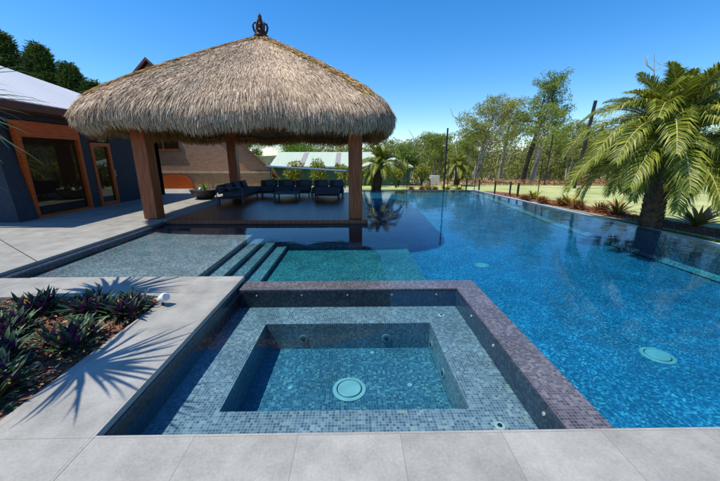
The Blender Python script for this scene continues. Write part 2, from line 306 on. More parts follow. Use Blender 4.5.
def leaf_quads(P, D, L, Wd, N=None):
    """rhombic leaves: base P, direction D, length L, width Wd"""
    n = len(P); D = unit(D); R = unit(np.cross(D, RNG.normal(size=(n, 3)) if N is None else N))
    L = np.broadcast_to(np.asarray(L, float), (n,))[:, None]; Wd = np.broadcast_to(np.asarray(Wd, float), (n,))[:, None]
    mid = P + D * L * .45
    V = np.stack([P, mid - R * Wd * .5, P + D * L, mid + R * Wd * .5], 1).reshape(-1, 3)
    return V, np.arange(n * 4).reshape(n, 4)
def tag(o, label=None, cat=None, group=None, kind=None):
    if label: o['label'] = label
    if cat: o['category'] = cat
    if group: o['group'] = group
    if kind: o['kind'] = kind
    return o
def thing(name, label, cat, loc=(0, 0, 0), group=None):
    o = bpy.data.objects.new(name, None); COL.objects.link(o); o.location = loc; o.empty_display_size = .1
    return tag(o, label, cat, group)
def struct(o): o['kind'] = 'structure'; return o
def dup(root, loc, rotz=0, scale=1, label=None):
    r = root.copy(); COL.objects.link(r); r.location = loc; r.rotation_euler = (0, 0, rotz); r.scale = (scale,) * 3
    if label: r['label'] = label
    for ch in list(root.children):
        c = ch.copy(); COL.objects.link(c); c.parent = r
        for g in list(ch.children):
            d = g.copy(); COL.objects.link(d); d.parent = c
    return r
def grid_sheet(name, x0, x1, y0, y1, nx, ny, zf, mat, keepf=None):
    xs = np.linspace(x0, x1, nx); ys = np.linspace(y0, y1, ny); mb = MB()
    mb.v = [(x, y, zf(x, y)) for y in ys for x in xs]
    for j in range(ny - 1):
        for i in range(nx - 1):
            if keepf is None or keepf((xs[i] + xs[i + 1]) / 2, (ys[j] + ys[j + 1]) / 2): mb.f.append((j * nx + i, j * nx + i + 1, (j + 1) * nx + i + 1, (j + 1) * nx + i))
    return mb.build(name, mat, smooth=True)

# ---------------------------------------------------------------- measured plan
WZ = -.09                                   # water level; paving is z = 0
def edge(y): return 6.15 + .078 * (16.8 - y)    # infinity edge of the pool
def floor_z(y): return float(np.interp(y, [1, 5.5, 10, 13.5, 15.4, 17], [-.74, -.72, -.58, -.34, -.24, -.2]))
def land(x, y): return -.17 - .010 * max(0, y - 5) - .03 * max(0, y - 18) - .004 * max(0, x - 9) if y < 60 else -1.98

# ================================================================ SETTING
def ground_z(x, y): return -1.8 if y < 60 else -1.98
g = MB(); g.add([(-900, -300, -2.05), (900, -300, -2.05), (900, 1500, -2.05), (-900, 1500, -2.05)], [(0, 1, 2, 3)]); struct(g.build('ground', M['earth']))
# lawn: right-hand strip and field, and everything behind the pool
def lz(x, y): return land(x, y)
struct(grid_sheet('lawn', -60, 70, -6, 62, 131, 69, lz, M['lawn'], keepf=lambda x, y: (x > 8.4) or (y > 17.2 and x > -60 and not (y < 18 and x < -40)) if not (x < 8.4 and y < 17.2) else False))
# deck paving
pv = MB()
pv.prism([(-5.0, 4.07), (-5.0, 8.16), (-4.86, 8.2), (-4.86, 14.3), (.3, 14.3), (.3, 16.9), (-14, 16.9), (-14, -3), (-4.4, -3), (-4.4, 4.07)][::-1], -.05, 0)
pv.box(-4.4, -1.52, 3.46, 4.09, -.05, 0); pv.box(-2.2, -1.52, -3, 3.46, -.05, 0); pv.box(-4.4, -2.2, -3, 1.0, -.05, 0); pv.box(-1.52, 12, -3, 1.52, -.05, 0)
struct(pv.build('paving', M['paving'], bevel=.004))
# expansion joint cut diagonally across the paving: a thin dark sealant strip
a = Vector((-9.0, 7.5, .004)); b = Vector((-5.0, 4.79, .004)); d = (b - a).normalized(); nrm = Vector((-d.y, d.x, 0)) * .006
j = MB(); j.add([a - nrm, b - nrm, b + nrm, a + nrm], [(0, 1, 2, 3)]); j.add([(-14, 7.98, .004), (-5.05, 7.98, .004), (-5.05, 7.992, .004), (-14, 7.992, .004)], [(0, 1, 2, 3)])
struct(j.build('paving_joint', M['black_metal']))
# mulch bed in the paving
mb_ = grid_sheet('mulch_bed', -4.42, -2.19, .98, 3.47, 46, 50, lambda x, y: -.03 + .03 * math.sin(x * 7 + y * 3) * math.sin(y * 5) * .5, M['mulch']); struct(mb_)
n = 9000; P = np.stack([RNG.uniform(-4.35, -2.24, n), RNG.uniform(1.05, 3.42, n), RNG.uniform(-.03, .015, n)], 1)
D = np.stack([RNG.normal(size=n), RNG.normal(size=n), RNG.normal(size=n) * .25], 1)
V, F = leaf_quads(P, D, RNG.uniform(.025, .07, n), RNG.uniform(.012, .028, n), N=np.tile([0, 0, 1.], (n, 1)) + RNG.normal(size=(n, 3)) * .3)
tag(np_mesh('bark_chips', V, F, M['chips']), 'reddish bark chips scattered over the bed under the purple plants', 'bark chips', kind='stuff')

# water: one body, surface plus volume
wpoly = [(-1.56, 1.46), (edge(1.46) + .06, 1.46), (edge(16.86) + .06, 16.86), (.24, 16.86), (.24, 8.14), (-5.04, 8.14), (-5.04, 4.03), (-1.56, 4.03)]
w = MB().prism(wpoly, -1.4, WZ).build('water', M['water']); struct(w)

# ================================================================ POOL
pool = thing('swimming_pool', 'large blue mosaic infinity pool with shallow steps, running from the spa to the lawn', 'swimming pool', (2, 8, -.7))
fl = MB(); ys = np.linspace(1.4, 17, 40)
fl.v = [(x, y, floor_z(y)) for y in ys for x in (-5.3, 1.0, 4.0, edge(y) + .1)]
fl.f = [(r * 4 + c, r * 4 + c + 1, r * 4 + c + 5, r * 4 + c + 4) for r in range(39) for c in range(3)]
fl.build('floor', M['pool_tile'], pool)
# walls round the water
wl_ = MB()
wl_.box(-1.50, 12, 1.25, 1.51, -1.35, -.052)                     # under the front coping
wl_.prism([(edge(1.51) - .02, 1.51), (edge(1.51) + .28, 1.51), (edge(16.8) + .28, 17.06), (edge(16.8) - .02, 16.8)], -1.35, -.094)
wl_.box(.30, edge(16.8) - .02, 16.8, 17.06, -1.35, -.094)
M['deep_tile'] = mosaic('infinity_wall_mosaic', [(0, (.012, .04, .075)), (.6, (.03, .085, .15)), (1, (.06, .15, .24))], (.04, .09, .14)); wl_.build('wall', M['deep_tile'], pool)
c = MB(); c.prism([(edge(1.52) - .11, 1.52), (edge(1.52) - .025, 1.52), (edge(16.8) - .025, 16.78), (edge(16.8) - .11, 16.7)], -1.3, -1.0)
cv = MB(); ys = np.linspace(1.55, 16.4, 60)                      # pale cove where wall meets floor
cv.v = [p for y in ys for p in ((edge(y) - .17, y, floor_z(y) + .03), (edge(y) - .028, y, floor_z(y) + .10))]
cv.f = [(2 * i, 2 * i + 1, 2 * i + 3, 2 * i + 2) for i in range(59)]
cv.build('cove', M['shelf_tile'], pool)
MB().box(-5.02, -4.86, 4.0, 8.05, -1.35, -.052).box(-5.02, -1.56, 3.85, 4.05, -1.35, -.052).build('side_wall', M['dark_tile'], pool)
MB().box(-4.86, -2.38, 4.05, 8.3, -1.2, -.16).build('shelf', M['shelf_tile'], pool)
MB().box(-2.38, -2.12, 4.05, 8.3, -1.2, -.26).build('step', M['shelf_tile'], pool)
MB().box(-2.12, -1.88, 4.05, 8.3, -1.2, -.36).build('step', M['shelf_tile'], pool)
MB().box(-1.88, -1.62, 4.05, 8.3, -1.2, -.46).build('step', M['shelf_tile'], pool)
M['recess_tile'] = mosaic('recess_mosaic', [(0, (.025, .075, .10)), (.5, (.06, .15, .18)), (.9, (.13, .25, .265)), (1, (.33, .33, .16))], (.09, .19, .21))
MB().box(-1.62, 1.28, 4.10, 7.34, -1.2, -.56).build('sunken_floor', M['recess_tile'], pool)
MB().box(-1.62, 1.30, 7.34, 7.56, -1.2, -.46).build('ledge', M['shelf_tile'], pool)
def drain(x, y, z, r, parent, name='drain_cover'):
    o = MB().lathe([(r, 0), (r, .008), (r * .96, .012), (r * .78, .014), (r * .76, .002)], (x, y, z), 40).build(name, M['fitting'], parent)
    MB().lathe([(r * .765, .001), (r * .765, .006), (r * .72, .006), (r * .715, .001)], (x, y, z), 40).build('gap', M['black_metal'], o)
    MB().lathe([(r * .70, .001), (r * .70, .015), (r * .66, .019), (.001, .02)], (x, y, z), 40).build('lid', M['fitting'], o)
    return o
drain(3.63, 3.25, floor_z(3.25), .17, pool); drain(2.76, 6.45, floor_z(6.45), .15, pool)

# outer ledge + garden strips on the right and behind
struct(MB().prism([(edge(-3) + .28, -3), (edge(-3) + .50, -3), (edge(17.06) + .50, 17.3), (.3, 17.3), (.3, 17.06), (edge(17.06) + .28, 17.06)], -1.3, -.118).build('pool_ledge', M['ledge'], bevel=.006))
def strip(name, off0, off1, z, mat, y0=-3, y1=17.2):
    ys = np.linspace(y0, y1, 40); m_ = MB()
    m_.v = [p for y in ys for p in ((edge(y) + off0, y, land(edge(y), y) + z), (edge(y) + off1, y, land(edge(y), y) + z))]
    m_.f = [(2 * i, 2 * i + 1, 2 * i + 3, 2 * i + 2) for i in range(39)]
    return struct(m_.build(name, mat))
strip('turf_strip', .42, 1.02, .012, M['turf'])
strip('gravel_strip', 1.02, 1.16, .022, M['gravel'])
strip('mulch_strip', 1.16, 2.35, .02, M['mulch'])
strip('lawn_margin', 2.35, 5.5, .004, M['lawn'])
def sheet(name, poly, z, mat):
    m_ = MB(); m_.add([(x, y, land(x, y) + z) for x, y in poly], [tuple(range(len(poly)))]); return struct(m_.build(name, mat))
sheet('back_turf', [(-6.0, 16.95), (.2, 17.32), (3.6, 17.32), (2.9, 21), (-6, 21)], .012, M['turf'])
sheet('back_mulch', [(3.62, 17.32), (edge(17.3) + 2.3, 17.32), (8.1, 18.1), (6.3, 19.2), (3.0, 20.8)], .016, M['mulch'])
sheet('back_path', [(-14, 16.92), (-6.05, 16.95), (-6.05, 19), (-14, 19)], .05, M['ledge'])
def scatter_chips(n, f, mat, name, label, size=(.03, .08)):
    P = np.array([f() for _ in range(n)]); D = np.stack([RNG.normal(size=n), RNG.normal(size=n), RNG.normal(size=n) * .3], 1)
    V, F = leaf_quads(P, D, RNG.uniform(*size, n), RNG.uniform(size[0] * .4, size[1] * .4, n), N=np.tile([0, 0, 1.], (n, 1)) + RNG.normal(size=(n, 3)) * .3)
    return tag(np_mesh(name, V, F, mat), label, name.replace('_', ' '), kind='stuff')
def fm():
    y = random.uniform(4, 17); x = edge(y) + random.uniform(1.18, 2.33); return (x, y, land(edge(y), y) + .03 + random.random() * .02)
scatter_chips(7000, fm, M['rust'], 'garden_mulch', 'rust brown mulch along the garden strip beside the pool', (.04, .11))
def fr_():
    x = random.uniform(3, 55); y = 27.2 + random.gauss(0, 1.0) + .05 * x; return (x, y, land(x, y) + random.random() * .45)
scatter_chips(14000, fr_, M['rust'], 'leaf_litter', 'rust red bank of litter at the far edge of the lawn', (.1, .28))
n = 26000; yy = RNG.uniform(3, 17.1, n); xx = np.array([edge(y) for y in yy]) + RNG.uniform(.5, 1.01, n)
P = np.stack([xx, yy, np.array([land(edge(y), y) for y in yy]) + .01], 1); D = np.stack([RNG.normal(size=n) * .5, RNG.normal(size=n) * .5, np.ones(n)], 1)
V, F = leaf_quads(P, D, RNG.uniform(.025, .05, n), .008)
tag(np_mesh('turf_grass', V, F, M['bright_leaf']), 'short bright green grass strip along the pool ledge', 'grass', kind='stuff')

# ================================================================ SPA
spa = thing('spa', 'square sunken spa with grey blue mosaic bench and purple tiled edge', 'spa', (0, 2.7, -.65))
MB().prism([(1.33, 1.515), (1.625, 1.515), (1.625, 4.065), (-1.50, 4.065), (-1.50, 3.79), (1.33, 3.79)], -1.3, -.07).build('edge_wall', M['wall_tile'], spa, bevel=.004)
MB().box(1.318, 1.3298, 1.515, 3.778, -.4, -.082).box(-1.50, 1.318, 3.778, 3.7895, -.4, -.082).build('inner_facing', M['dark_tile'], spa)
be = MB(); X0, X1, Y0, Y1 = -1.52, 1.33, 1.515, 3.785; p0, p1, q0, q1 = -1.05, .885, 2.03, 3.35
be.box(X0, p0, Y0, Y1, -1.1, -.32); be.box(p1, X1, Y0, Y1, -1.1, -.32); be.box(p0, p1, Y0, q0, -1.1, -.32); be.box(p0, p1, q1, Y1, -1.1, -.32)
be.build('bench', M['spa_tile'], spa)
M['pit_tile'] = mosaic('pit_mosaic', [(0, (.035, .058, .10)), (.4, (.06, .098, .15)), (.8, (.10, .148, .205)), (.96, (.17, .235, .28)), (1, (.27, .26, .16))], (.15, .20, .25), warp=.02)
MB().box(p0 + .003, p1 - .003, q0 + .003, q1 - .003, -1.0, -.65).build('footwell', M['pit_tile'], spa)
MB().box(-1.60, -1.515, 1.0, 4.05, -1.3, -.052).build('side_wall', M['dark_tile'], spa)
drain(-.06, 2.65, -.65, .165, spa)
def jet(x, y, z, axis, r=.028, name='spa_light'):
    ax = {'y': Vector((0, -1, 0)), 'x': Vector((-1, 0, 0)), 'z': Vector((0, 0, 1))}[axis]; p = Vector((x, y, z))
    o = MB().tube([p, p + ax * .006, p + ax * .010, p + ax * .007], [r, r, r * .82, r * .6], 18).build(name, M['fitting'] if axis == 'z' or name == 'spa_light' else M['jet_steel'], spa)
    if name == 'jet': MB().tube([p + ax * .0072, p + ax * .016, p + ax * .018], [r * .5, r * .34, r * .2], 12).build('nozzle', M['black_metal'], o)
for x in (-1.27, -.69, -.1, .48, 1.06): jet(x, 3.778, -.15, 'y', .010)
for y in (3.21, 2.63, 1.80): jet(1.318, y, -.16, 'x', .015)
jet(1.07, 3.53, -.32, 'z', .04, 'jet'); jet(1.05, 1.86, -.32, 'z', .04, 'jet')
for x in (-.62, .37): jet(x, 3.35, -.52, 'y', .055, 'jet')
for y in (3.22, 2.72): jet(.885, y, -.53, 'x', .05, 'jet')
for x, y in ((.55, 2.7), (-.65, 2.68), (.2, 3.25)): jet(x, y, -.65, 'z', .026, 'air_nozzle')

# ================================================================ PAVILION
PX, PY = -2.80, 10.78
pav = thing('pavilion', 'open thatched pavilion with four timber posts and a crown finial, standing over the pool edge', 'pavilion', (PX, PY, 0))
MB().box(-4.855, .32, 8.06, 14.32, -1.25, -.085).build('plinth', M['dark_tile'], pav)
MB().box(-4.85, .34, 8.04, 14.34, -.08, .012).build('deck', M['deck_wood'], pav, bevel=.004)
for (x, y) in ((-5.38, 8.46), (.02, 8.36), (-5.09, 13.75), (.02, 13.75)):
    po = MB().box(x - .175, x + .175, y - .175, y + .175, .012, 2.9).build('post', M['post_wood'], pav, bevel=.012)
MB().box(-5.7, .5, 8.27, 8.5, 2.62, 2.9).box(-5.7, .5, 13.6, 13.85, 2.62, 2.9).box(-5.4, -5.15, 8.5, 13.6, 2.64, 2.88).box(-.1, .13, 8.5, 13.6, 2.64, 2.88).build('beam', M['post_wood'], pav)
rf = MB()
for k in range(-3, 4):
    for sx, sy in ((0, -1), (0, 1), (1, 0), (-1, 0)):
        t = k * .95
        if sx == 0: rf.tube([(PX + t, PY + sy * 3.55, 2.5), (PX + t * .05, PY + sy * .1, 4.85)], .045, 6)
        else: rf.tube([(PX + sx * 3.55, PY + t, 2.5), (PX + sx * .1, PY + t * .05, 4.85)], .045, 6)
rf.build('rafter', M['post_wood'], pav)
PROF_R = np.array([0., .6, 1.3, 2.1, 2.8, 3.3, 3.6, 3.76, 3.80, 3.74])
PROF_Z = np.array([5.10, 4.76, 4.35, 3.86, 3.43, 3.10, 2.87, 2.67, 2.52, 2.40])
ARC = np.concatenate([[0], np.cumsum(np.hypot(np.diff(PROF_R), np.diff(PROF_Z)))]); AL = ARC[-1]
def roof_pt(th, s):
    """th angle round the plan, s arc length down from the apex"""
    r = np.interp(s, ARC, PROF_R); z = np.interp(s, ARC, PROF_Z)
    e = 9.0 - 3.6 * np.clip(r / 3.8, 0, 1)
    k = (np.abs(np.cos(th)) ** e + np.abs(np.sin(th)) ** e) ** (-1 / e)
    sag = .05 * np.sin(th * 9 + 1) + .03 * np.sin(th * 23)
    return np.stack([PX + r * k * np.cos(th), PY + r * k * np.sin(th), z + sag * np.clip(s / AL, 0, 1)], -1)
ths = np.linspace(0, 2 * math.pi, 121)[:-1]; ss = np.linspace(.0, AL, 22)
G = np.stack([roof_pt(ths, np.full(120, s)) for s in ss])           # outer shell
Gi = G.copy(); Gi[..., 2] -= .28; cxy = np.array([PX, PY]); Gi[..., :2] = cxy + (Gi[..., :2] - cxy) * .93
Gi[-1, :, 2] = G[-1, :, 2]; Gi[-1, :, :2] = cxy + (G[-1, :, :2] - cxy) * .90
V = np.concatenate([G.reshape(-1, 3), Gi.reshape(-1, 3)]); N1 = 22 * 120; F = []
for i in range(21):
    for k in range(120):
        k2 = (k + 1) % 120; F.append((i * 120 + k, (i + 1) * 120 + k, (i + 1) * 120 + k2, i * 120 + k2)); F.append((N1 + i * 120 + k, N1 + i * 120 + k2, N1 + (i + 1) * 120 + k2, N1 + (i + 1) * 120 + k))
for k in range(120):
    k2 = (k + 1) % 120; F.append((21 * 120 + k, N1 + 21 * 120 + k, N1 + 21 * 120 + k2, 21 * 120 + k2))
core = np_mesh('thatch', V, F, M['thatch_core'], pav, origin=(PX, PY, 0))
def strands(n, s_lo, s_hi, Lr, wr, lift, mat, name, parent, hang=0., th=None, s=None):
    th = RNG.uniform(0, 2 * math.pi, n) if th is None else th
    # even out density along the sides of the square plan
    if s is None: s = s_lo + (s_hi - s_lo) * np.sqrt(RNG.uniform((s_lo / s_hi) ** 2 if s_lo > 0 else 0, 1, n)) if s_lo < 1 else RNG.uniform(s_lo, s_hi, n)
    P = roof_pt(th, s); Q = roof_pt(th, np.minimum(s + .08, AL + .0)); T = roof_pt(th + .01, s) - P
    D = Q - P; D[np.linalg.norm(D, axis=1) < 1e-3] = (0, 0, -1); D = unit(D); T = unit(T)
    Nn = unit(np.cross(D, T)); Nn *= np.sign((Nn * (P - np.array([PX, PY, 2.0]))).sum(1, keepdims=True))
    D = unit(D + T * RNG.normal(size=(n, 1)) * .10 + np.array([0, 0, -1.]) * hang + Nn * RNG.normal(size=(n, 1)) * .03)
    L = RNG.uniform(*Lr, n)[:, None]; wd = RNG.uniform(*wr, n)[:, None]
    a = P + Nn * (.005 + .01 * RNG.random((n, 1))); tip = P + D * L + Nn * lift * RNG.random((n, 1)) + np.array([0, 0, -1.]) * L * .12
    R = unit(T + Nn * RNG.normal(size=(n, 1)) * .5) * wd * .5
    mid = (a + tip) * .5 + Nn * .02
    V = np.stack([a - R, a + R, mid + R, mid - R, tip + R * .45, tip - R * .45], 1).reshape(-1, 3); b = np.arange(n)[:, None] * 6
    F = np.concatenate([b + np.array([0, 1, 2, 3]), b + np.array([3, 2, 4, 5])])
    return np_mesh(name, V, F, mat, parent, origin=(PX, PY, 0))
strands(190000, .05, AL - .02, (.16, .36), (.006, .014), .045, M['straw'], 'straw', core)
strands(34000, AL - .42, AL - .01, (.14, .31), (.006, .014), .08, M['straw'], 'eave_fringe', core, hang=.5)
# inner amber fringe behind the cut edge
n = 9000; th = RNG.uniform(0, 2 * math.pi, n); P = roof_pt(th, np.full(n, AL)); P[:, :2] = cxy + (P[:, :2] - cxy) * RNG.uniform(.90, .985, n)[:, None]; P[:, 2] += .10
D = np.stack([RNG.normal(size=n) * .12, RNG.normal(size=n) * .12, -np.ones(n)], 1); V, F = leaf_quads(P, D, RNG.uniform(.26, .50, n), .015)
np_mesh('inner_fringe', V, F, M['under_straw'], core, origin=(PX, PY, 0))
# hip rolls: bundles of straw laid over the four hips
for q in range(4):
    t0 = math.pi / 4 + q * math.pi / 2; sl = np.linspace(.02, AL - 1.0, 14)
    pts = roof_pt(np.full(14, t0), sl); pts[:, 2] += .0
    hr = MB().tube([tuple(p) for p in pts], [.05 + .01 * math.sin(i * 2.1) for i in range(14)], 10).build('hip_roll', M['thatch_core'], pav, smooth=True)
    n = 5200; si = RNG.uniform(.02, AL - .75, n); rr_ = np.interp(si, ARC, PROF_R)
    strands(n, 0, 1, (.16, .32), (.008, .018), .10, M['ridge_straw'], 'ridge_straw', hr, th=t0 + RNG.normal(size=n) * .085 / np.maximum(rr_ * 1.25, .15), s=si)
fi = MB(); fz = 5.07
fi.lathe([(.20, 0), (.21, .06), (.16, .09), (.18, .15), (.13, .19), (.08, .25), (.11, .30), (.09, .36), (.055, .42), (.075, .47), (.05, .52), (.06, .56), (.02, .63), (.005, .66)], (PX, PY, fz), 14)
for k in range(6):
    a_ = k * math.pi / 3 + .3; ca, sa = math.cos(a_), math.sin(a_)
    fi.tube([(PX + ca * r, PY + sa * r, fz + z) for r, z in ((.14, .12), (.19, .2), (.21, .3), (.18, .38), (.13, .39), (.11, .33))], [.035, .032, .03, .03, .025, .012], 6)
fi.build('finial', M['finial'], pav, smooth=True)

# ================================================================ LOUNGE
def sofa(loc, w, dpt, rot, label, arm=True, seats=2, back=True):
    t = thing('sofa', label, 'sofa', loc, 'outdoor lounge suite on the timber deck')
    MB().box(-w / 2, w / 2, -dpt / 2, dpt / 2, .17, .23).build('frame', M['black_metal'], t, keep=True, bevel=.01)
    for sx in (-1, 1):
        for sy in (-1, 1): MB().box(sx * (w / 2 - .05) - .02, sx * (w / 2 - .05) + .02, sy * (dpt / 2 - .05) - .02, sy * (dpt / 2 - .05) + .02, 0, .17).build('leg', M['black_metal'], t, keep=True)
    for i in range(seats):
        a0 = -w / 2 + w / seats * i; a1 = a0 + w / seats
        MB().box(a0 + .01, a1 - .01, -dpt / 2, dpt / 2 - (.18 if back else 0), .235, .41).build('seat_cushion', M['cushion'], t, keep=True, bevel=.045)
        if back:
            m_ = MB(); m_.add([(x, y, z) for x in (a0 + .02, a1 - .02) for y, z in ((dpt / 2 - .19, .40), (dpt / 2 - .03, .30), (dpt / 2 + .03, .62), (dpt / 2 - .12, .66))],
                              [(0, 1, 2, 3), (7, 6, 5, 4), (0, 4, 5, 1), (1, 5, 6, 2), (2, 6, 7, 3), (3, 7, 4, 0)]); m_.build('back_cushion', M['cushion'], t, keep=True, bevel=.05)
            m_ = MB(); cx_ = (a0 + a1) / 2 + .1; m_.add([(cx_ + x, y, z) for x in (-.2, .2) for y, z in ((dpt / 2 - .34, .41), (dpt / 2 - .24, .41), (dpt / 2 - .14, .66), (dpt / 2 - .24, .69))],
                              [(0, 1, 2, 3), (7, 6, 5, 4), (0, 4, 5, 1), (1, 5, 6, 2), (2, 6, 7, 3), (3, 7, 4, 0)]); m_.build('pillow', M['pillow'], t, keep=True, bevel=.05)
    if arm:
        m_ = MB(); x = -w / 2 - .02; m_.tube([(x, -dpt / 2, 0), (x, -dpt / 2, .56), (x, dpt / 2, .56), (x, dpt / 2, 0)], .022, 6); m_.build('arm_frame', M['grey_metal'], t, keep=True)
    t.rotation_euler = (0, 0, rot); return t
sofa((-4.35, 12.35, .012), 2.5, .9, math.pi / 2, 'long dark navy sofa along the left side of the deck beside the post', seats=3)
sofa((-2.92, 13.35, .012), 2.2, .9, 0, 'dark navy sofa at the back of the deck behind the low table', arm=False, seats=3)
sofa((-1.1, 13.3, .012), 1.3, .9, 0, 'dark navy sofa at the back right end of the deck', arm=False)
o_ = sofa((-1.05, 12.3, .012), .95, .8, 0, 'dark backless footstool in front of the right hand sofa', arm=False, seats=1, back=False); o_.name = 'ottoman'; o_['category'] = 'footstool'
t = thing('coffee_table', 'low dark square coffee table between the sofas on the deck', 'table', (-2.6, 12.25, .012))
MB().box(-.45, .45, -.4, .4, .24, .31).build('tabletop', M['pillow'], t, keep=True, bevel=.015)
for sx in (-1, 1):
    for sy in (-1, 1): MB().box(sx * .4 - .025, sx * .4 + .025, sy * .35 - .025, sy * .35 + .025, 0, .24).build('leg', M['black_metal'], t, keep=True)

# ================================================================ HOUSE (left)
ho = thing('house', 'navy rendered house with a white sheet metal roof and orange timber window frames', 'house', (-8.6, 11, 0))
hx = -8.5
hw = MB(); hw.box(-14, hx, 10.34, 10.69, 0, 2.9); hw.box(-14, hx, 11.55, 14.35, 0, 2.9); hw.box(-14, hx, 8.38, 14.35, 2.52, 2.93); hw.box(-14, -13.7, 8.0, 14.35, 0, 2.9); hw.box(-14, hx, 14.1, 14.36, 0, 2.8)
hw.build('wall', M['render'], ho)
bt = MB(); bt.add([(-11, 7.75, 0), (-8.45, 7.95, 0), (-8.45, 8.46, 0), (-11, 8.46, 0), (-11, 8.0, 2.9), (-8.75, 8.1, 2.9), (-8.75, 8.40, 2.9), (-11, 8.40, 2.9)], [(0, 3, 2, 1), (4, 5, 6, 7), (0, 1, 5, 4), (1, 2, 6, 5), (2, 3, 7, 6), (3, 0, 4, 7)])
bt.build('buttress', M['render'], ho)
wf = MB().box(hx - .12, hx + .03, 8.46, 10.34, 2.10, 2.50).box(hx - .12, hx + .03, 10.24, 10.335, .06, 2.10).box(hx - .12, hx + .03, 8.47, 8.56, .06, 2.10).box(hx - .12, hx + .04, 8.48, 10.33, .0, .07).build('window', M['orange_wood'], ho, bevel=.006)
MB().box(hx - .09, hx - .07, 8.56, 10.24, .07, 2.10).build('pane', M['window'], wf)
df = MB().box(hx - .1, hx + .02, 10.70, 10.80, 0, 2.06).box(hx - .1, hx + .02, 11.44, 11.54, 0, 2.06).box(hx - .1, hx + .02, 10.80, 11.44, 1.94, 2.06).box(hx - .1, hx + .02, 10.80, 11.44, 0, .12).build('door', M['orange_wood'], ho, bevel=.006)
MB().box(hx - .07, hx - .05, 10.80, 11.44, .12, 1.94).build('pane', M['window'], df)
MB().tube([(hx + .02, 11.49, .95), (hx + .07, 11.49, .95), (hx + .07, 11.49, 1.15), (hx + .02, 11.49, 1.15)], .012, 6).build('handle', M['cream_metal'], df)
MB().box(hx - .06, hx - .03, 10.69, 11.55, 2.09, 2.5).build('transom_window', M['window'], ho)
E0, E1 = (-8.0, 7.75, 2.90), (-8.0, 15.2, 2.90)
def rp(x, y): return (x, y, 2.95 + .53 * (-8.1 - x))
rs = MB().slab([rp(-8.0, 7.0), rp(-8.0, 15.0), rp(-9.3, 12.75), rp(-12.4, 7.0)][::1], .05); rs.build('roof', M['roof_metal'], ho)
fs = MB().box(-8.07, -7.93, 6.98, 15.1, 2.68, 2.86).build('gutter', M['dark_brown'], ho)
MB().box(-8.62, -8.06, 7.08, 15.0, 2.66, 2.72).box(-13, -8.07, 7.0, 7.07, 2.66, 2.86).build('soffit', M['dark_brown'], ho)

# ================================================================ BRICK BUILDING
br = thing('brick_house', 'brown brick gabled building behind the pavilion', 'house', (-11.6, 20, -1.4))
bm_ = MB(); gb = [(-18.2, -1.6), (-5.1, -1.6), (-5.1, .72), (-11.64, 6.8), (-18.2, .72)]
bm_.v = [(x, 20.0, z) for x, z in gb] + [(x - 4.8, 31.0, z) for x, z in gb]; bm_.f = [(0, 1, 2, 3, 4), (9, 8, 7, 6, 5)] + [(i, 5 + i, 5 + (i + 1) % 5, (i + 1) % 5) for i in range(5)]
bm_.build('wall', M['brick'], br)
rr = MB()
for sx in (-1, 1):
    q = [(-11.64, 19.75, 7.02), (-16.64, 31.3, 7.02), (-16.64 + sx * 7.0, 31.3, .50), (-11.64 + sx * 7.0, 19.75, .50)]
    rr.slab(q if sx < 0 else q[::-1], .16)
rr.build('roof', M['roof_tile'], br)
MB().box(-18.2, -5.08, 19.93, 19.998, .66, .78).build('string_course', M['sandstone'], br)
wi = MB().box(-12.3, -10.6, 19.92, 19.996, 2.1, 2.8).build('window', M['window'], br); MB().box(-12.4, -10.5, 19.9, 19.999, 2.0, 2.1).box(-11.5, -11.42, 19.9, 19.995, 2.1, 2.8).build('frame', M['post_wood'], wi)
ar = MB(); n = 14; pts = [(-12.1 + 1.05 - 1.05 * math.cos(math.pi * i / n), .0 + .62 * math.sin(math.pi * i / n)) for i in range(n + 1)]
pts = [(-12.1, -1.2)] + pts + [(-10.0, -1.2)]; k = len(pts)
ar.v = [(x, 19.9, z) for x, z in pts] + [(x, 19.99, z) for x, z in pts]; ar.f = [tuple(range(k))[::-1], tuple(range(k, 2 * k))] + [(i, (i + 1) % k, k + (i + 1) % k, k + i) for i in range(k)]
ar.build('arched_door', M['orange_wood'], br)
# thin steel awning off its corner
aw = thing('awning', 'thin blue grey flat awning on slim posts behind the sofas', 'awning', (-2.8, 18.5, 0))
MB().slab([(-5.0, 18.0, 1.12), (-.45, 18.0, .86), (-.45, 19.3, .88), (-5.0, 19.3, 1.14)], .045).build('canopy', M['grey_metal'], aw)
for x, z in ((-4.7, 1.04), (-2.95, .94), (-.55, .8)): MB().box(x - .035, x + .035, 18.1, 18.17, -.4, z).build('post', M['grey_metal'], aw)
# green shed
sh = thing('shed', 'long green sheet metal shed with a pale green roof and two grey skylights', 'shed', (0, 27, -1))
MB().box(-6.6, 4.5, 26.0, 33, -1.2, .86).build('wall', M['shed_wall'], sh)
def sr(x, y): return (x, y, .92 + (y - 25.8) * .30)
MB().slab([sr(-6.8, 25.8), sr(4.7, 25.8), sr(2.9, 29.7), sr(-6.8, 29.7)], .06).slab([sr(-6.8, 29.71), sr(2.9, 29.71), (4.7, 33.4, .9), (-6.8, 33.4, .9)], .06).build('roof', M['shed_roof'], sh)
MB().slab([sr(4.72, 25.8), (4.72, 33.4, .9), sr(2.92, 29.69), sr(2.92, 29.68)], .05).build('roof_hip', M['shed_roof'], sh)
for x in (-4.5, -1.6): MB().slab([(x, 25.82, .945), (x + .42, 25.82, .945), (x + .42, 29.5, .945 + 3.68 * .30), (x, 29.5, .945 + 3.68 * .30)], .02).build('skylight', M['skylight'], sh)
MB().box(-6.8, 4.7, 25.7, 25.8, .82, .93).build('gutter', M['cream_metal'], sh)
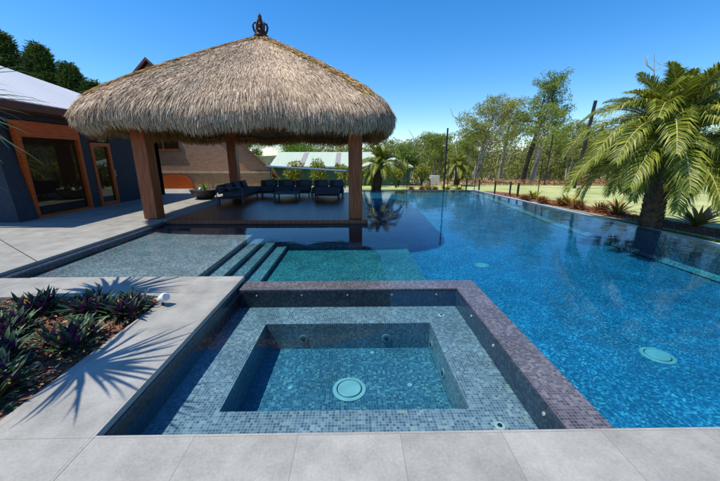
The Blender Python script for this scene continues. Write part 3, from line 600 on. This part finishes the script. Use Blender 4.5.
ct = thing('water_tank', 'small cream tank beside the green shed', 'tank', (5.6, 26.6, -.8)); MB().lathe([(.55, -.3), (.55, 1.05), (.5, 1.15), (.02, 1.3)], (0, 0, 0), 18).build('tank_body', M['cream_metal'], ct, keep=True, smooth=True)
MB().box(.7, 1.4, -.35, .35, -.3, .95).build('pump_box', M['cream_metal'], ct, keep=True)

# ================================================================ PLANTS
def rosette(name, label, cat, mat, n, L, w, loc, group=None, heads=1, spread=0., el=(.25, 1.35), droop=.4, seed=0, zlift=0.):
    random.seed(seed); m_ = MB()
    for h_ in range(heads):
        a_ = h_ * 2.4; r_ = spread * math.sqrt((h_ + .1) / max(1, heads)); hx_, hy_ = r_ * math.cos(a_), r_ * math.sin(a_)
        for i in range(n):
            t_ = i / n; az = i * 2.399 + random.gauss(0, .2); e = el[0] + (el[1] - el[0]) * t_ + random.gauss(0, .1)
            m_.blade((hx_ + .02 * math.cos(az), hy_ + .02 * math.sin(az), zlift + .10 * t_ * (spread > 0)), az, e, L * random.uniform(.7, 1.1) * (1 - .35 * t_ * t_), w * random.uniform(.8, 1.15), droop * random.uniform(.5, 1.3))
    random.seed(seed + 99)
    o = m_.build(name, mat, keep=True); o.location = loc; return tag(o, label, cat, group)
PL = [(-3.36, 3.10, 'purple and green plant at the back left of the mulch bed'), (-2.80, 3.08, 'purple and green plant in the back row, middle of the mulch bed'), (-2.42, 3.06, 'purple and green plant next to the white garden light'),
      (-2.48, 2.48, 'full dark green and purple plant at the middle of the bed edge'), (-3.22, 2.62, 'orange flecked plant behind the gap in the mulch at the left'), (-2.86, 2.20, 'dark purple plant in the middle row nearest the left of the photo'),
      (-2.52, 1.86, 'magenta and green plant nearest the bottom left corner'), (-3.8, 2.9, 'purple and green plant at the far left edge of the bed'), (-3.0, 1.55, 'green and purple plant at the bottom left edge of the bed')]
for i, (x, y, lb) in enumerate(PL):
    rosette('purple_plant', lb, 'plant', M['rhoeo'], 22, .215, .044, (x, y, -.02), 'purple leaved plants in the mulch bed', heads=7, spread=.18, el=(.15, 1.35), droop=.25, seed=i)
# spiky palm just out of frame on the left; its leaves hang into the picture
yu = thing('yucca', 'tall spiky yucca at the left edge, its blue green leaves hanging into view', 'yucca', (-4.1, 2.5, -.02))
MB().tube([(-4.1, 2.5, -.05), (-3.9, 2.45, .7), (-3.4, 2.12, 1.4), (-2.97, 1.96, 1.82)], [.07, .06, .05, .05], 8).tube([(-4.1, 2.5, .0), (-4.85, 2.7, .6), (-4.75, 3.2, 1.35), (-3.95, 3.39, 2.03)], [.06, .05, .045, .045], 8).build('trunk', M['palm_trunk'], yu)
for hx_, hy_, hz_, nn in ((-3.05, 1.95, 1.86, 62), (-3.98, 3.3, 2.06, 95)):
    random.seed(5); m_ = MB()
    for i in range(nn):
        t_ = i / nn; m_.blade((hx_, hy_, hz_ + .1 * t_), i * 2.399, -.75 + 2.1 * t_ + random.gauss(0, .12), random.uniform(.55, .92), .034 if hx_ > -3.5 else .058, random.uniform(.1, .55), seg=5, widest=.3)
    m_.build('leaf_head', M['yucca'], yu)
# white garden light
gl_ = thing('garden_light', 'small white spotlight on a spike at the corner of the mulch bed', 'garden light', (-2.12, 3.22, 0))
MB().tube([(0, 0, -.05), (0, 0, .06)], .012, 8).build('spike', M['black_metal'], gl_, keep=True)
MB().tube([(-.05, .02, .05), (-.01, .01, .07), (.05, -.02, .105), (.06, -.025, .11)], [.03, .042, .05, .047], 14).build('lamp_head', M['white_plastic'], gl_, keep=True, smooth=True)
MB().tube([(.0605, -.0255, .1105), (.064, -.027, .1125)], .036, 14).build('lens', M['fitting'], gl_, keep=True)
# bowl
bo = thing('planter_bowl', 'wide dark bowl planter with a small green plant beside the back left post', 'planter', (-5.98, 12.75, 0))
MB().lathe([(.22, 0), (.30, .02), (.48, .22), (.54, .33), (.56, .36), (.50, .36), (.46, .31), (.001, .31)], (0, 0, 0), 28).build('bowl', M['bowl'], bo, keep=True, smooth=True)
m_ = MB(); random.seed(3)
for i in range(16): m_.blade((0, 0, .31), i * 2.4, .5 + .05 * i, .36, .06, .3)
m_.build('succulent', M['bright_leaf'], bo, keep=True)
m_ = MB()
for i in range(10): m_.blade((.18 + .02 * i, .02 * i, .31), i * 2.4, 1.1, .6, .012, .2)
m_.build('dry_grass', M['ridge_straw'], bo, keep=True)
MB().lathe([(.03, 0), (.07, .05), (.05, .12), (.005, .16)], (-.12, -.1, .30), 10).build('pebble', M['white_plastic'], bo, keep=True, smooth=True)

# right-hand bed
GARD = [(8.05, 14.1, 'b', 1.0, 'yellow green bromeliad at the far end of the right hand bed'), (7.6, 12.6, 'r', .9, 'rust brown clump left of the second bromeliad'), (8.0, 12.0, 'r', 1.0, 'rust brown clump touching the second bromeliad on its left'), (8.25, 11.9, 'b', 1.1, 'yellow green bromeliad under the left fronds of the big palm'),
        (8.0, 11.1, 'r', 1.05, 'rust brown clump right of the second bromeliad'), (8.3, 10.4, 'r', 1.0, 'low rust clump between two bromeliads'), (8.55, 10.0, 'd', 1.1, 'reddish green bromeliad left of the big palm trunk'), (9.15, 8.1, 'd', 1.15, 'red and green bromeliad on the mulch right of the big palm trunk'),
        (7.35, 13.5, 'r', .8, 'small rust clump near the pool fence')]
SM = [(3.35, 18.7, 'r', .8, 'small rust clump left end of the far bed'), (3.95, 18.5, 'r', .8, 'rust clump in the far bed beside the tall pole'), (4.35, 18.5, 'd', .9, 'red bromeliad in the far bed left of the tall pole'), (4.75, 18.6, 'r', .7, 'small rust clump at the tall pole foot'), (5.3, 18.3, 'b', .9, 'yellow bromeliad in the far bed beyond the tall pole'), (6.0, 18.2, 'b', .8, 'round green bromeliad at the far right corner of the pool')]
for i, (x, y, k, sc, lb) in enumerate(GARD + SM):
    z = land(min(x, 8), y) + .02
    if k == 'r': rosette('rust_clump', lb, 'plant', M['rust_leaf'], 46, .45 * sc, .034, (x, y, z), 'plants along the pool garden', heads=3, spread=.16, el=(.2, 1.4), droop=.5, seed=40 + i)
    else: rosette('bromeliad', lb, 'bromeliad', M['brom'] if k == 'b' else M['brom_red'], 40, .78 * sc, .095, (x, y, z), 'plants along the pool garden', el=(.2, 1.25), droop=.4, seed=40 + i)

# ---- palms
def frond_mesh(name, L, el, droop, nl, ll, seed):
    rs_ = np.random.default_rng(seed); p = np.array([0., 0, 0]); pts = []; dirs = []; segs = 16
    for i in range(segs + 1):
        t_ = i / segs; e = el - droop * t_ ** 1.3; d = np.array([math.cos(e), 0, math.sin(e)]); pts.append(p.copy()); dirs.append(d); p = p + d * L / segs
    pts = np.array(pts); dirs = np.array(dirs)
    rib = MB().tube([tuple(q) for q in pts], [.020 * (1 - .88 * i / segs) + .003 for i in range(segs + 1)], 5)
    V = []; F = []
    for side in (-1, 1):
        for k in range(nl):
            t_ = .10 + .90 * (k + rs_.random() * .6) / nl; f_ = t_ * segs; i = min(int(f_), segs - 1); q = pts[i] + (pts[i + 1] - pts[i]) * (f_ - i); d = dirs[i]
            up = np.array([-d[2], 0, d[0]]); l_ = ll * (math.sin(math.pi * min(1, .12 + t_ * .86)) ** .6) * rs_.uniform(.85, 1.12)
            ld = unit(d * (.55 + .5 * t_) + np.array([0, side, 0]) * .85 + up * rs_.uniform(.15, .5))
            tip = q + ld * l_ + np.array([0, 0, -.42]) * l_ * rs_.uniform(.4, 1.4); mid = q + ld * l_ * .55
            wv = unit(np.cross(ld, up)) * .0095
            b = len(V); V += [q - wv * .6, q + wv * .6, mid + wv, mid - wv, tip]; F += [(b, b + 1, b + 2, b + 3), (b + 3, b + 2, b + 4, b + 4)]
    lf = MB(); lf.v = [tuple(v) for v in V]; lf.f = [f if f[2] != f[3] else f[:3] for f in F]
    return rib, lf
def palm(name, label, loc, htrunk, r0, r1, L, nf, seed, group=None, lean=(0, 0)):
    random.seed(seed); root = thing(name, label, 'palm tree', loc, group); tx, ty = lean
    m_ = MB(); hs = np.linspace(0, htrunk, 22)
    m_.tube([(tx * h_ / htrunk, ty * h_ / htrunk, h_ - .3) for h_ in hs], [(r0 + (r1 - r0) * min(1, h_ / htrunk * 1.4)) * (1 + .04 * math.sin(i * 3)) for i, h_ in enumerate(hs)], 18)
    nb = int(htrunk * 150)                                         # leaf-base scales wound round the stem
    for i in range(nb):
        h_ = htrunk * i / nb; a_ = i * 2.399; r_ = (r0 + (r1 - r0) * min(1, h_ / htrunk * 1.4)); ca, sa = math.cos(a_), math.sin(a_)
        bx, by = tx * h_ / htrunk + ca * r_ * .93, ty * h_ / htrunk + sa * r_ * .93; w_ = r_ * .34; hz = h_ - .3
        m_.add([(bx - sa * w_, by + ca * w_, hz), (bx + sa * w_, by - ca * w_, hz), (bx, by, hz - w_ * .9), (bx + ca * r_ * .26, by + sa * r_ * .26, hz + w_ * 1.3), (bx - ca * .02, by - sa * .02, hz + w_ * .5)], [(0, 2, 3), (2, 1, 3), (1, 4, 3), (4, 0, 3)])
    m_.build('trunk', M['palm_trunk'], root, keep=True)
    kinds = [(1.4, .9), (1.2, 1.4), (.95, 1.9), (.6, 2.0), (.2, 1.75), (-.25, 1.25)]; protos = []
    for k, (e, dr) in enumerate(kinds):
        rib, lf = frond_mesh('frond', L * (.68, .72, .84, 1, 1, .85)[k], e, dr, 92, L * .185, seed * 10 + k); protos.append((rib, lf))
    made = {}
    for i in range(nf):
        t_ = i / nf; k = min(5, int(t_ * 6)); rot = (0, 0, i * 2.399 + random.gauss(0, .12)); sc = random.uniform(.88, 1.1)
        if k not in made:
            lf = protos[k][1].build('frond', M['frond'], root, keep=True); rb = protos[k][0].build('rib', M['rachis'], lf, keep=True); made[k] = (lf, rb)
        else:
            lf = made[k][0].copy(); COL.objects.link(lf); lf.parent = root; rb = made[k][1].copy(); COL.objects.link(rb); rb.parent = lf
        lf.location = (tx, ty, htrunk - .3 + .16 * (1 - t_) - .02); lf.rotation_euler = (random.gauss(0, .12), random.gauss(0, .05), rot[2]); lf.scale = (sc,) * 3
    m_ = MB()
    for i in range(26): m_.blade((tx, ty, htrunk - .35), i * 2.4, -.5 + .05 * i, .35, .09, .1)
    m_.build('crown_shaft', M['rachis'], root, keep=True); return root
palm('palm_tree', 'big stout date palm with a full drooping crown at the right edge of the pool', (7.56, 7.75, -.2), 2.42, .225, .20, 2.5, 92, 4, 'date palms by the pool', lean=(-.12, 0))
palm('palm_tree', 'small young palm at the far end of the pool behind the right pavilion post', (1.12, 17.55, -.25), 1.65, .26, .22, 1.75, 44, 6, 'date palms by the pool', lean=(.28, 0))
palm('palm_tree', 'distant small palm beneath the gum trees beside the tall pole', (8.2, 25.5, -.6), 1.7, .22, .18, 1.7, 40, 8, 'date palms by the pool')

# ---- trees
def clump_leaves(cs, per, L, Wd, mat, name, parent, origin, flat=.75, droop=-.25):
    P = []; D = []
    for (c, r) in cs:
        n = int(per * r * r); d = unit(RNG.normal(size=(n, 3))); rr_ = r * RNG.uniform(.25, 1, (n, 1)) ** .5
        P.append(np.array(c) + d * rr_ * np.array([1, 1, flat])); D.append(d * .6 + RNG.normal(size=(n, 3)) * .6 + np.array([0, 0, droop]))
    P = np.concatenate(P); D = np.concatenate(D); n = len(P)
    V, F = leaf_quads(P, D, RNG.uniform(L * .7, L * 1.4, n), RNG.uniform(Wd * .6, Wd * 1.3, n))
    return np_mesh(name, V, F, mat, parent, origin=origin)
def gum(label, x, y, h, spread, mat, bark, seed, stems=2, lean=0., ncl=20, cr=.75, per=420, base=.42, group='gum trees beyond the lawn', top=None, name='gum_tree'):
    random.seed(seed); z0 = land(x, y) - .1; root = thing(name, label, 'tree', (x, y, z0), group)
    tk = MB(); cs = []
    for s_ in range(stems):
        a_ = random.uniform(0, 6.28); lx = lean * h + math.cos(a_) * spread * .35 * (s_ > 0); ly = math.sin(a_) * spread * .3
        hh = h * random.uniform(.8, .98); n_ = 8
        st = [Vector((x + .12 * s_ + lx * (i / n_) ** 1.3 + random.gauss(0, .05) * h / 8, y + ly * (i / n_), z0 + hh * i / n_)) for i in range(n_ + 1)]
        r0 = .015 * h; tk.tube(st, [r0 * (1 - .85 * i / n_) + .01 for i in range(n_ + 1)], 7)
        for b_ in range(ncl // stems):
            t_ = random.uniform(base, 1.0) ** .85; i = min(int(t_ * n_), n_ - 1); p = st[i].lerp(st[i + 1], t_ * n_ - i)
            az = random.uniform(0, 6.28); ln = spread * random.uniform(.35, 1.0) * (1.15 - .65 * max(0, (t_ - base) / (1 - base))); q = p + Vector((math.cos(az) * ln, math.sin(az) * ln, ln * random.uniform(.25, .9)))
            if q.z > z0 + h: q.z = z0 + h * random.uniform(.92, 1)
            md = p.lerp(q, .5) + Vector((random.gauss(0, .1), random.gauss(0, .1), -.08 * ln)); tk.tube([p, md, q], [r0 * (.42 - .25 * t_), r0 * .18, .012], 5, cap=False)
            cs.append((tuple(q), cr * random.uniform(.45, 1.15)))
            for tw in range(2):
                q2 = md.lerp(q, random.random()) + Vector((random.gauss(0, .5), random.gauss(0, .5), random.gauss(.15, .35))) * cr; cs.append((tuple(q2), cr * random.uniform(.3, .7)))
    tk.build('trunk', bark, root); clump_leaves(cs, per, .15, .055, mat, 'crown', root, (x, y, z0)); return root
def pt(u, Y): return (u - 360) / 315 * Y * .985 + .0 * Y      # rough plan position of a tree standing at picture column u
TREES = [  # u, Y, height, spread, leaf, bark, stems, lean, ncl, cr, base, label
    (411, 33, 3.9, 1.1, 'gum_leaf_c', 'dark_bark', 1, 0, 22, .75, .25, 'dense dark rounded tree behind the end of the green shed'),
    (440, 38, 5.6, 1.6, 'gum_leaf', 'gum_bark', 2, .02, 22, .8, .35, 'mid green gum tree just left of the dead spike tree'),
    (470, 34, 5.3, 1.5, 'gum_leaf', 'gum_bark', 2, .05, 18, .7, .4, 'gum tree with pale twin trunks right of the dead spike'),
    (478, 31, 8.0, 2.1, 'gum_leaf_b', 'gum_bark', 3, .22, 34, .8, .45, 'leaning olive gum tree with slanting pale trunks'),
    (505, 36, 8.6, 2.0, 'gum_leaf_b', 'gum_bark', 2, .06, 28, .8, .45, 'broad olive gum tree in the centre of the far treeline'),
    (538, 30, 7.9, 1.5, 'gum_leaf', 'gum_bark', 2, .06, 22, .75, .45, 'slim gum tree standing left of the tallest crown'),
    (528, 32, 10.2, 1.7, 'gum_leaf_c', 'dark_bark', 2, .16, 30, .8, .5, 'tallest dark green gum tree leaning right over the treeline'),
    (573, 37, 6.6, 2.0, 'gum_leaf', 'gum_bark', 2, .08, 24, .7, .55, 'open crowned gum tree left of the big palm'),
    (600, 33, 5.0, 1.7, 'gum_leaf_b', 'dark_bark', 2, 0, 24, .75, .3, 'leafy gum tree half hidden by the left fronds of the big palm'),
    (640, 34, 7.0, 1.9, 'gum_leaf_c', 'dark_bark', 2, 0, 26, .8, .2, 'dark tree directly behind the trunk of the big palm'),
    (690, 32, 10.0, 2.4, 'gum_leaf_c', 'dark_bark', 2, .03, 28, .85, .25, 'dark green tree behind the right fronds of the big palm'),
    (735, 30, 10.5, 2.4, 'gum_leaf', 'gum_bark', 2, 0, 28, .85, .3, 'tall gum tree at the right edge of the picture'),
    (460, 45, 5.0, 1.5, 'gum_leaf_b', 'gum_bark', 3, .03, 22, .7, .4, 'thin gum saplings far back behind the dead spike'),
    (555, 44, 6.2, 2.2, 'gum_leaf_b', 'gum_bark', 2, -.03, 26, .8, .35, 'yellow green gum tree set far back behind the tallest crown'),
    (800, 25, 11.0, 2.6, 'gum_leaf', 'gum_bark', 2, 0, 30, 1.0, .15, 'tall gum tree past the right edge, mirrored in the pool'),
    (880, 21, 11.0, 2.6, 'gum_leaf_c', 'gum_bark', 2, 0, 30, 1.0, .15, 'tall dark gum tree far past the right edge beside the lawn'),
    (990, 18, 10.5, 2.6, 'gum_leaf', 'gum_bark', 2, 0, 30, 1.0, .15, 'gum tree at the far right end of the lawn, outside the picture'),
    (255, 36, 5.2, 1.7, 'gum_leaf', 'gum_bark', 2, 0, 26, .7, .3, 'grey green gum tree seen between brick gable and shed'),
]
for i, (u, Y, h, sp, mt, bk, stn, ln, nc, cr, ba, lb) in enumerate(TREES):
    gum(lb, pt(u, Y), Y, h, sp * 1.35, M[mt], M[bk], 100 + i, stn + 1, ln, int(nc * 1.7), cr * (.74 if h > 7.5 and u < 600 else .84), 560 if h > 7.5 and u < 600 else 720, ba * .85)
gum('bright green leafy tree showing above the shed roof', -6.2, 37, 5.1, 2.2, M['bright_leaf'], M['dark_bark'], 130, 2, 0, 34, 1.0, 380, .4, group=None, name='leafy_tree')
def dead(label, x, y, h, seed, br_):
    random.seed(seed); z0 = land(x, y) - .1; root = thing('dead_tree', label, 'dead tree', (x, y, z0)); m_ = MB()
    st = [Vector((x + random.gauss(0, .06) * i, y, z0 + h * i / 8)) for i in range(9)]; m_.tube(st, [.09 * (1 - .9 * i / 8) + .008 for i in range(9)], 6)
    for b_ in range(br_):
        t_ = random.uniform(.5, .95); i = int(t_ * 8); p = st[i]; az = random.uniform(-.6, .6) + (math.pi if b_ % 2 else 0); ln = random.uniform(.8, 1.7)
        q = p + Vector((math.cos(az) * ln * .7, math.sin(az) * ln * .4, ln * .8)); md = p.lerp(q, .5) + Vector((math.cos(az) * .2, 0, -.12)); m_.tube([p, md, q], [.045, .03, .008], 5)
        for tw in range(2): m_.tube([md.lerp(q, .3 + .3 * tw), md.lerp(q, .5) + Vector((random.gauss(0, .4), random.gauss(0, .3), .5))], [.022, .006], 4)
    m_.build('trunk', M['dead_wood'], root); return root
dead('tall bare dead tree spike rising above the gum trees', pt(460, 34), 34, 7.2, 3, 3)
dead('bare branching dead tree above the big palm', pt(640, 30), 30, 11.3, 8, 9)
dead('thin bare sapling above the dark tree by the shed', pt(418, 36), 36, 5.6, 9, 2)
# conifers behind the house
for i, (x, y, h, lb) in enumerate([(-16.6, 17.0, 8.1, 'tall dark conifer at the left edge behind the house roof'), (-15.3, 17.3, 7.7, 'dark conifer second from the left above the house roof'), (-14.2, 17.5, 6.9, 'dark conifer in the middle of the row behind the house'), (-13.3, 17.6, 6.1, 'shorter conifer just left of the thatched roof'), (-12.5, 17.8, 5.5, 'lowest conifer beside the thatched roof')]):
    random.seed(60 + i); z0 = -1.2; root = thing('conifer', lb, 'tree', (x, y, z0), 'conifers behind the house')
    MB().tube([(x, y, z0), (x, y, z0 + h)], [.22, .03], 7).build('trunk', M['dark_bark'], root); P = []; D = []
    for k in range(230):
        t_ = .34 + .66 * random.random() ** .85; zz = z0 + .4 + (h - .3) * t_; R_ = min(1.25, (1 - t_) ** .8 * 2.3) * random.uniform(.6, 1.1) + .12; az = random.uniform(0, 6.28)
        nn = 130; f_ = RNG.random(nn) ** .6; q = np.stack([x + np.cos(az) * R_ * f_, y + np.sin(az) * R_ * f_, zz + R_ * f_ * .25 + .12 * f_], 1) + RNG.normal(size=(nn, 3)) * .10
        P.append(q); D.append(np.stack([np.cos(az) + RNG.normal(size=nn) * .7, np.sin(az) + RNG.normal(size=nn) * .7, .6 + RNG.normal(size=nn) * .4], 1))
    P = np.concatenate(P); D = np.concatenate(D); V, F = leaf_quads(P, D, RNG.uniform(.10, .22, len(P)), .05); np_mesh('crown', V, F, M['conifer'], root, origin=(x, y, z0))
# yellow-green shrubs by the shed
for i, (x, y, h, lb) in enumerate([(-4.6, 24.3, 1.7, 'yellow green shrub seen under the awning at the left'), (-2.7, 24.0, 1.8, 'yellow green shrub in front of the shed behind the sofas'), (-.8, 24.2, 1.6, 'yellow green shrub left of the right pavilion post'), (1.6, 24.4, 1.6, 'yellow green shrub behind the small palm'), (3.3, 24.0, 1.9, 'yellow green shrub right of the small palm against the shed'), (5.15, 24.6, 1.5, 'yellow green shrub in front of the small cream tank'), (-6.3, 23.0, 1.5, 'green shrub at the corner of the brick gable')]):
    random.seed(80 + i); z0 = land(x, y); root = thing('shrub', lb, 'shrub', (x, y, z0), 'shrubs in front of the shed')
    st = MB(); cs = []
    for k in range(9):
        a_ = k * 2.4; q = Vector((x + math.cos(a_) * .5 * random.random(), y + math.sin(a_) * .4, z0 + h * random.uniform(.35, .95))); st.tube([(x, y, z0), x and q], [.03, .012], 5); cs.append((tuple(q), random.uniform(.3, .5)))
    st.build('stem', M['dark_bark'], root); clump_leaves(cs, 900, .2, .07, M['croton'], 'foliage', root, (x, y, z0), droop=-.1)
# far woodland reads as one mass
tk = MB(); cs = []; random.seed(200)
for k in range(420):
    x = random.uniform(-6, 75); y = random.uniform(38, 60) + max(0, (x - 40)) * -.3; z0 = land(x, y) - .2; h = random.uniform(2.2, 5.2) * y / 42
    top = Vector((x + random.gauss(0, .5), y, z0 + h)); tk.tube([(x, y, z0), ((x + top.x) / 2 + random.gauss(0, .12), y, z0 + h * .5), top], [.10, .07, .03], 5, cap=False)
    for c_ in range(7): cs.append(((top.x + random.gauss(0, 1.0), y + random.gauss(0, .8), z0 + h * random.uniform(.35, 1.05)), random.uniform(.45, 1.0)))
    if k % 2 == 0: cs.append(((x + random.gauss(0, 1), y - 1, z0 + .5), random.uniform(.5, .9)))
P = []; 
wd = clump_leaves(cs, 120, .26, .12, M['wood_leaf'], 'woodland', None, (0, 0, 0), flat=.8); tag(wd, 'far olive woodland beyond the lawn', 'woodland', kind='stuff')
ws = tk.build('woodland_trunks', M['gum_bark'], wd, keep=True)
# dark wooded rise behind everything
hl = MB(); xs = np.linspace(-160, 220, 96); hl.v = [p for x in xs for p in ((x, 95, -2.2), (x, 125, 2.6 + .6 * math.sin(x * .09) + .5 * math.sin(x * .23 + 1)), (x, 180, -2.2))]
hl.f = [(3 * i + r, 3 * i + 3 + r, 3 * i + 4 + r, 3 * i + 1 + r) for i in range(95) for r in (0, 1)]
M['hill'] = noise_mat('wooded_hill', (.02, .03, .014), (.09, .10, .04), scale=.9, rough=1, bump=1, bscale=1.2, detail=10); struct(hl.build('hills', M['hill'], smooth=True))

# ================================================================ POLES AND FENCES
def pole(label, x, y, z1, r, lean=0.):
    z0 = land(x, y) - .1; o = MB().tube([(x, y, z0), (x + lean, y, z1)], [r * 1.1, r], 10).build('net_pole', M['black_metal']); return tag(o, label, 'pole', 'tall black poles round the lawn')
pole('tall black pole at the far end of the pool', 5.0, 17.75, 3.12, .045)
pole('thin tall black pole far across the lawn, between gum trunks', 16.2, 27.0, 3.45, .05, .15)
pole('thick black pole rising beside the left fronds of the big palm', 15.35, 22.0, 5.2, .10, .45)
fe = thing('wire_fence', 'thin black wire fence with slim posts across the back of the lawn', 'fence', (6, 20, -.3))
fp = [(1.9, 20.6), (4.1, 20.2), (6.2, 19.4), (8.55, 14.6)]
for x, y in [(3.4, 20.6), (5.9, 20.2), (7.2, 19.0), (8.35, 14.3)]: MB().tube([(x, y, land(x, y) - .05), (x, y, 1.52)], .022, 6).build('post', M['black_metal'], fe)
m_ = MB()
for z in (1.5, .55): m_.tube([(3.4, 20.6, z), (5.9, 20.2, z), (7.2, 19.0, z), (8.35, 14.3, z)], .007, 4)
m_.build('wire', M['black_metal'], fe)
pf = thing('pool_fence', 'low black pool fence panels with a gate at the far corner of the pool', 'fence', (7, 16, -.25))
PFP = [(6.35, 18.0), (6.85, 17.4), (7.25, 16.3), (7.75, 15.7), (7.85, 15.1)]
for i, (x, y) in enumerate(PFP): MB().box(x - .03, x + .03, y - .03, y + .03, land(x, y) - .05, .42).build('post', M['black_metal'], pf)
m_ = MB()
for (a_, b_) in ((0, 1), (2, 3)):
    (x0, y0), (x1, y1) = PFP[a_], PFP[b_]
    m_.tube([(x0, y0, .38), (x1, y1, .38)], .012, 5)
m_.build('rail', M['black_metal'], pf)
m_ = MB()
for i in range(11):
    t_ = i / 10; x = 7.95 + t_ * 14; y = 15.4 + t_ * .6
    if i in (0, 5, 10): m_.tube([(x, y, land(x, y)), (x, y, .32)], .012, 5)
m_.tube([(7.95, 15.4, .30), (21.95, 16.0, .14)], .009, 5); m_.build('rail', M['black_metal'], pf)
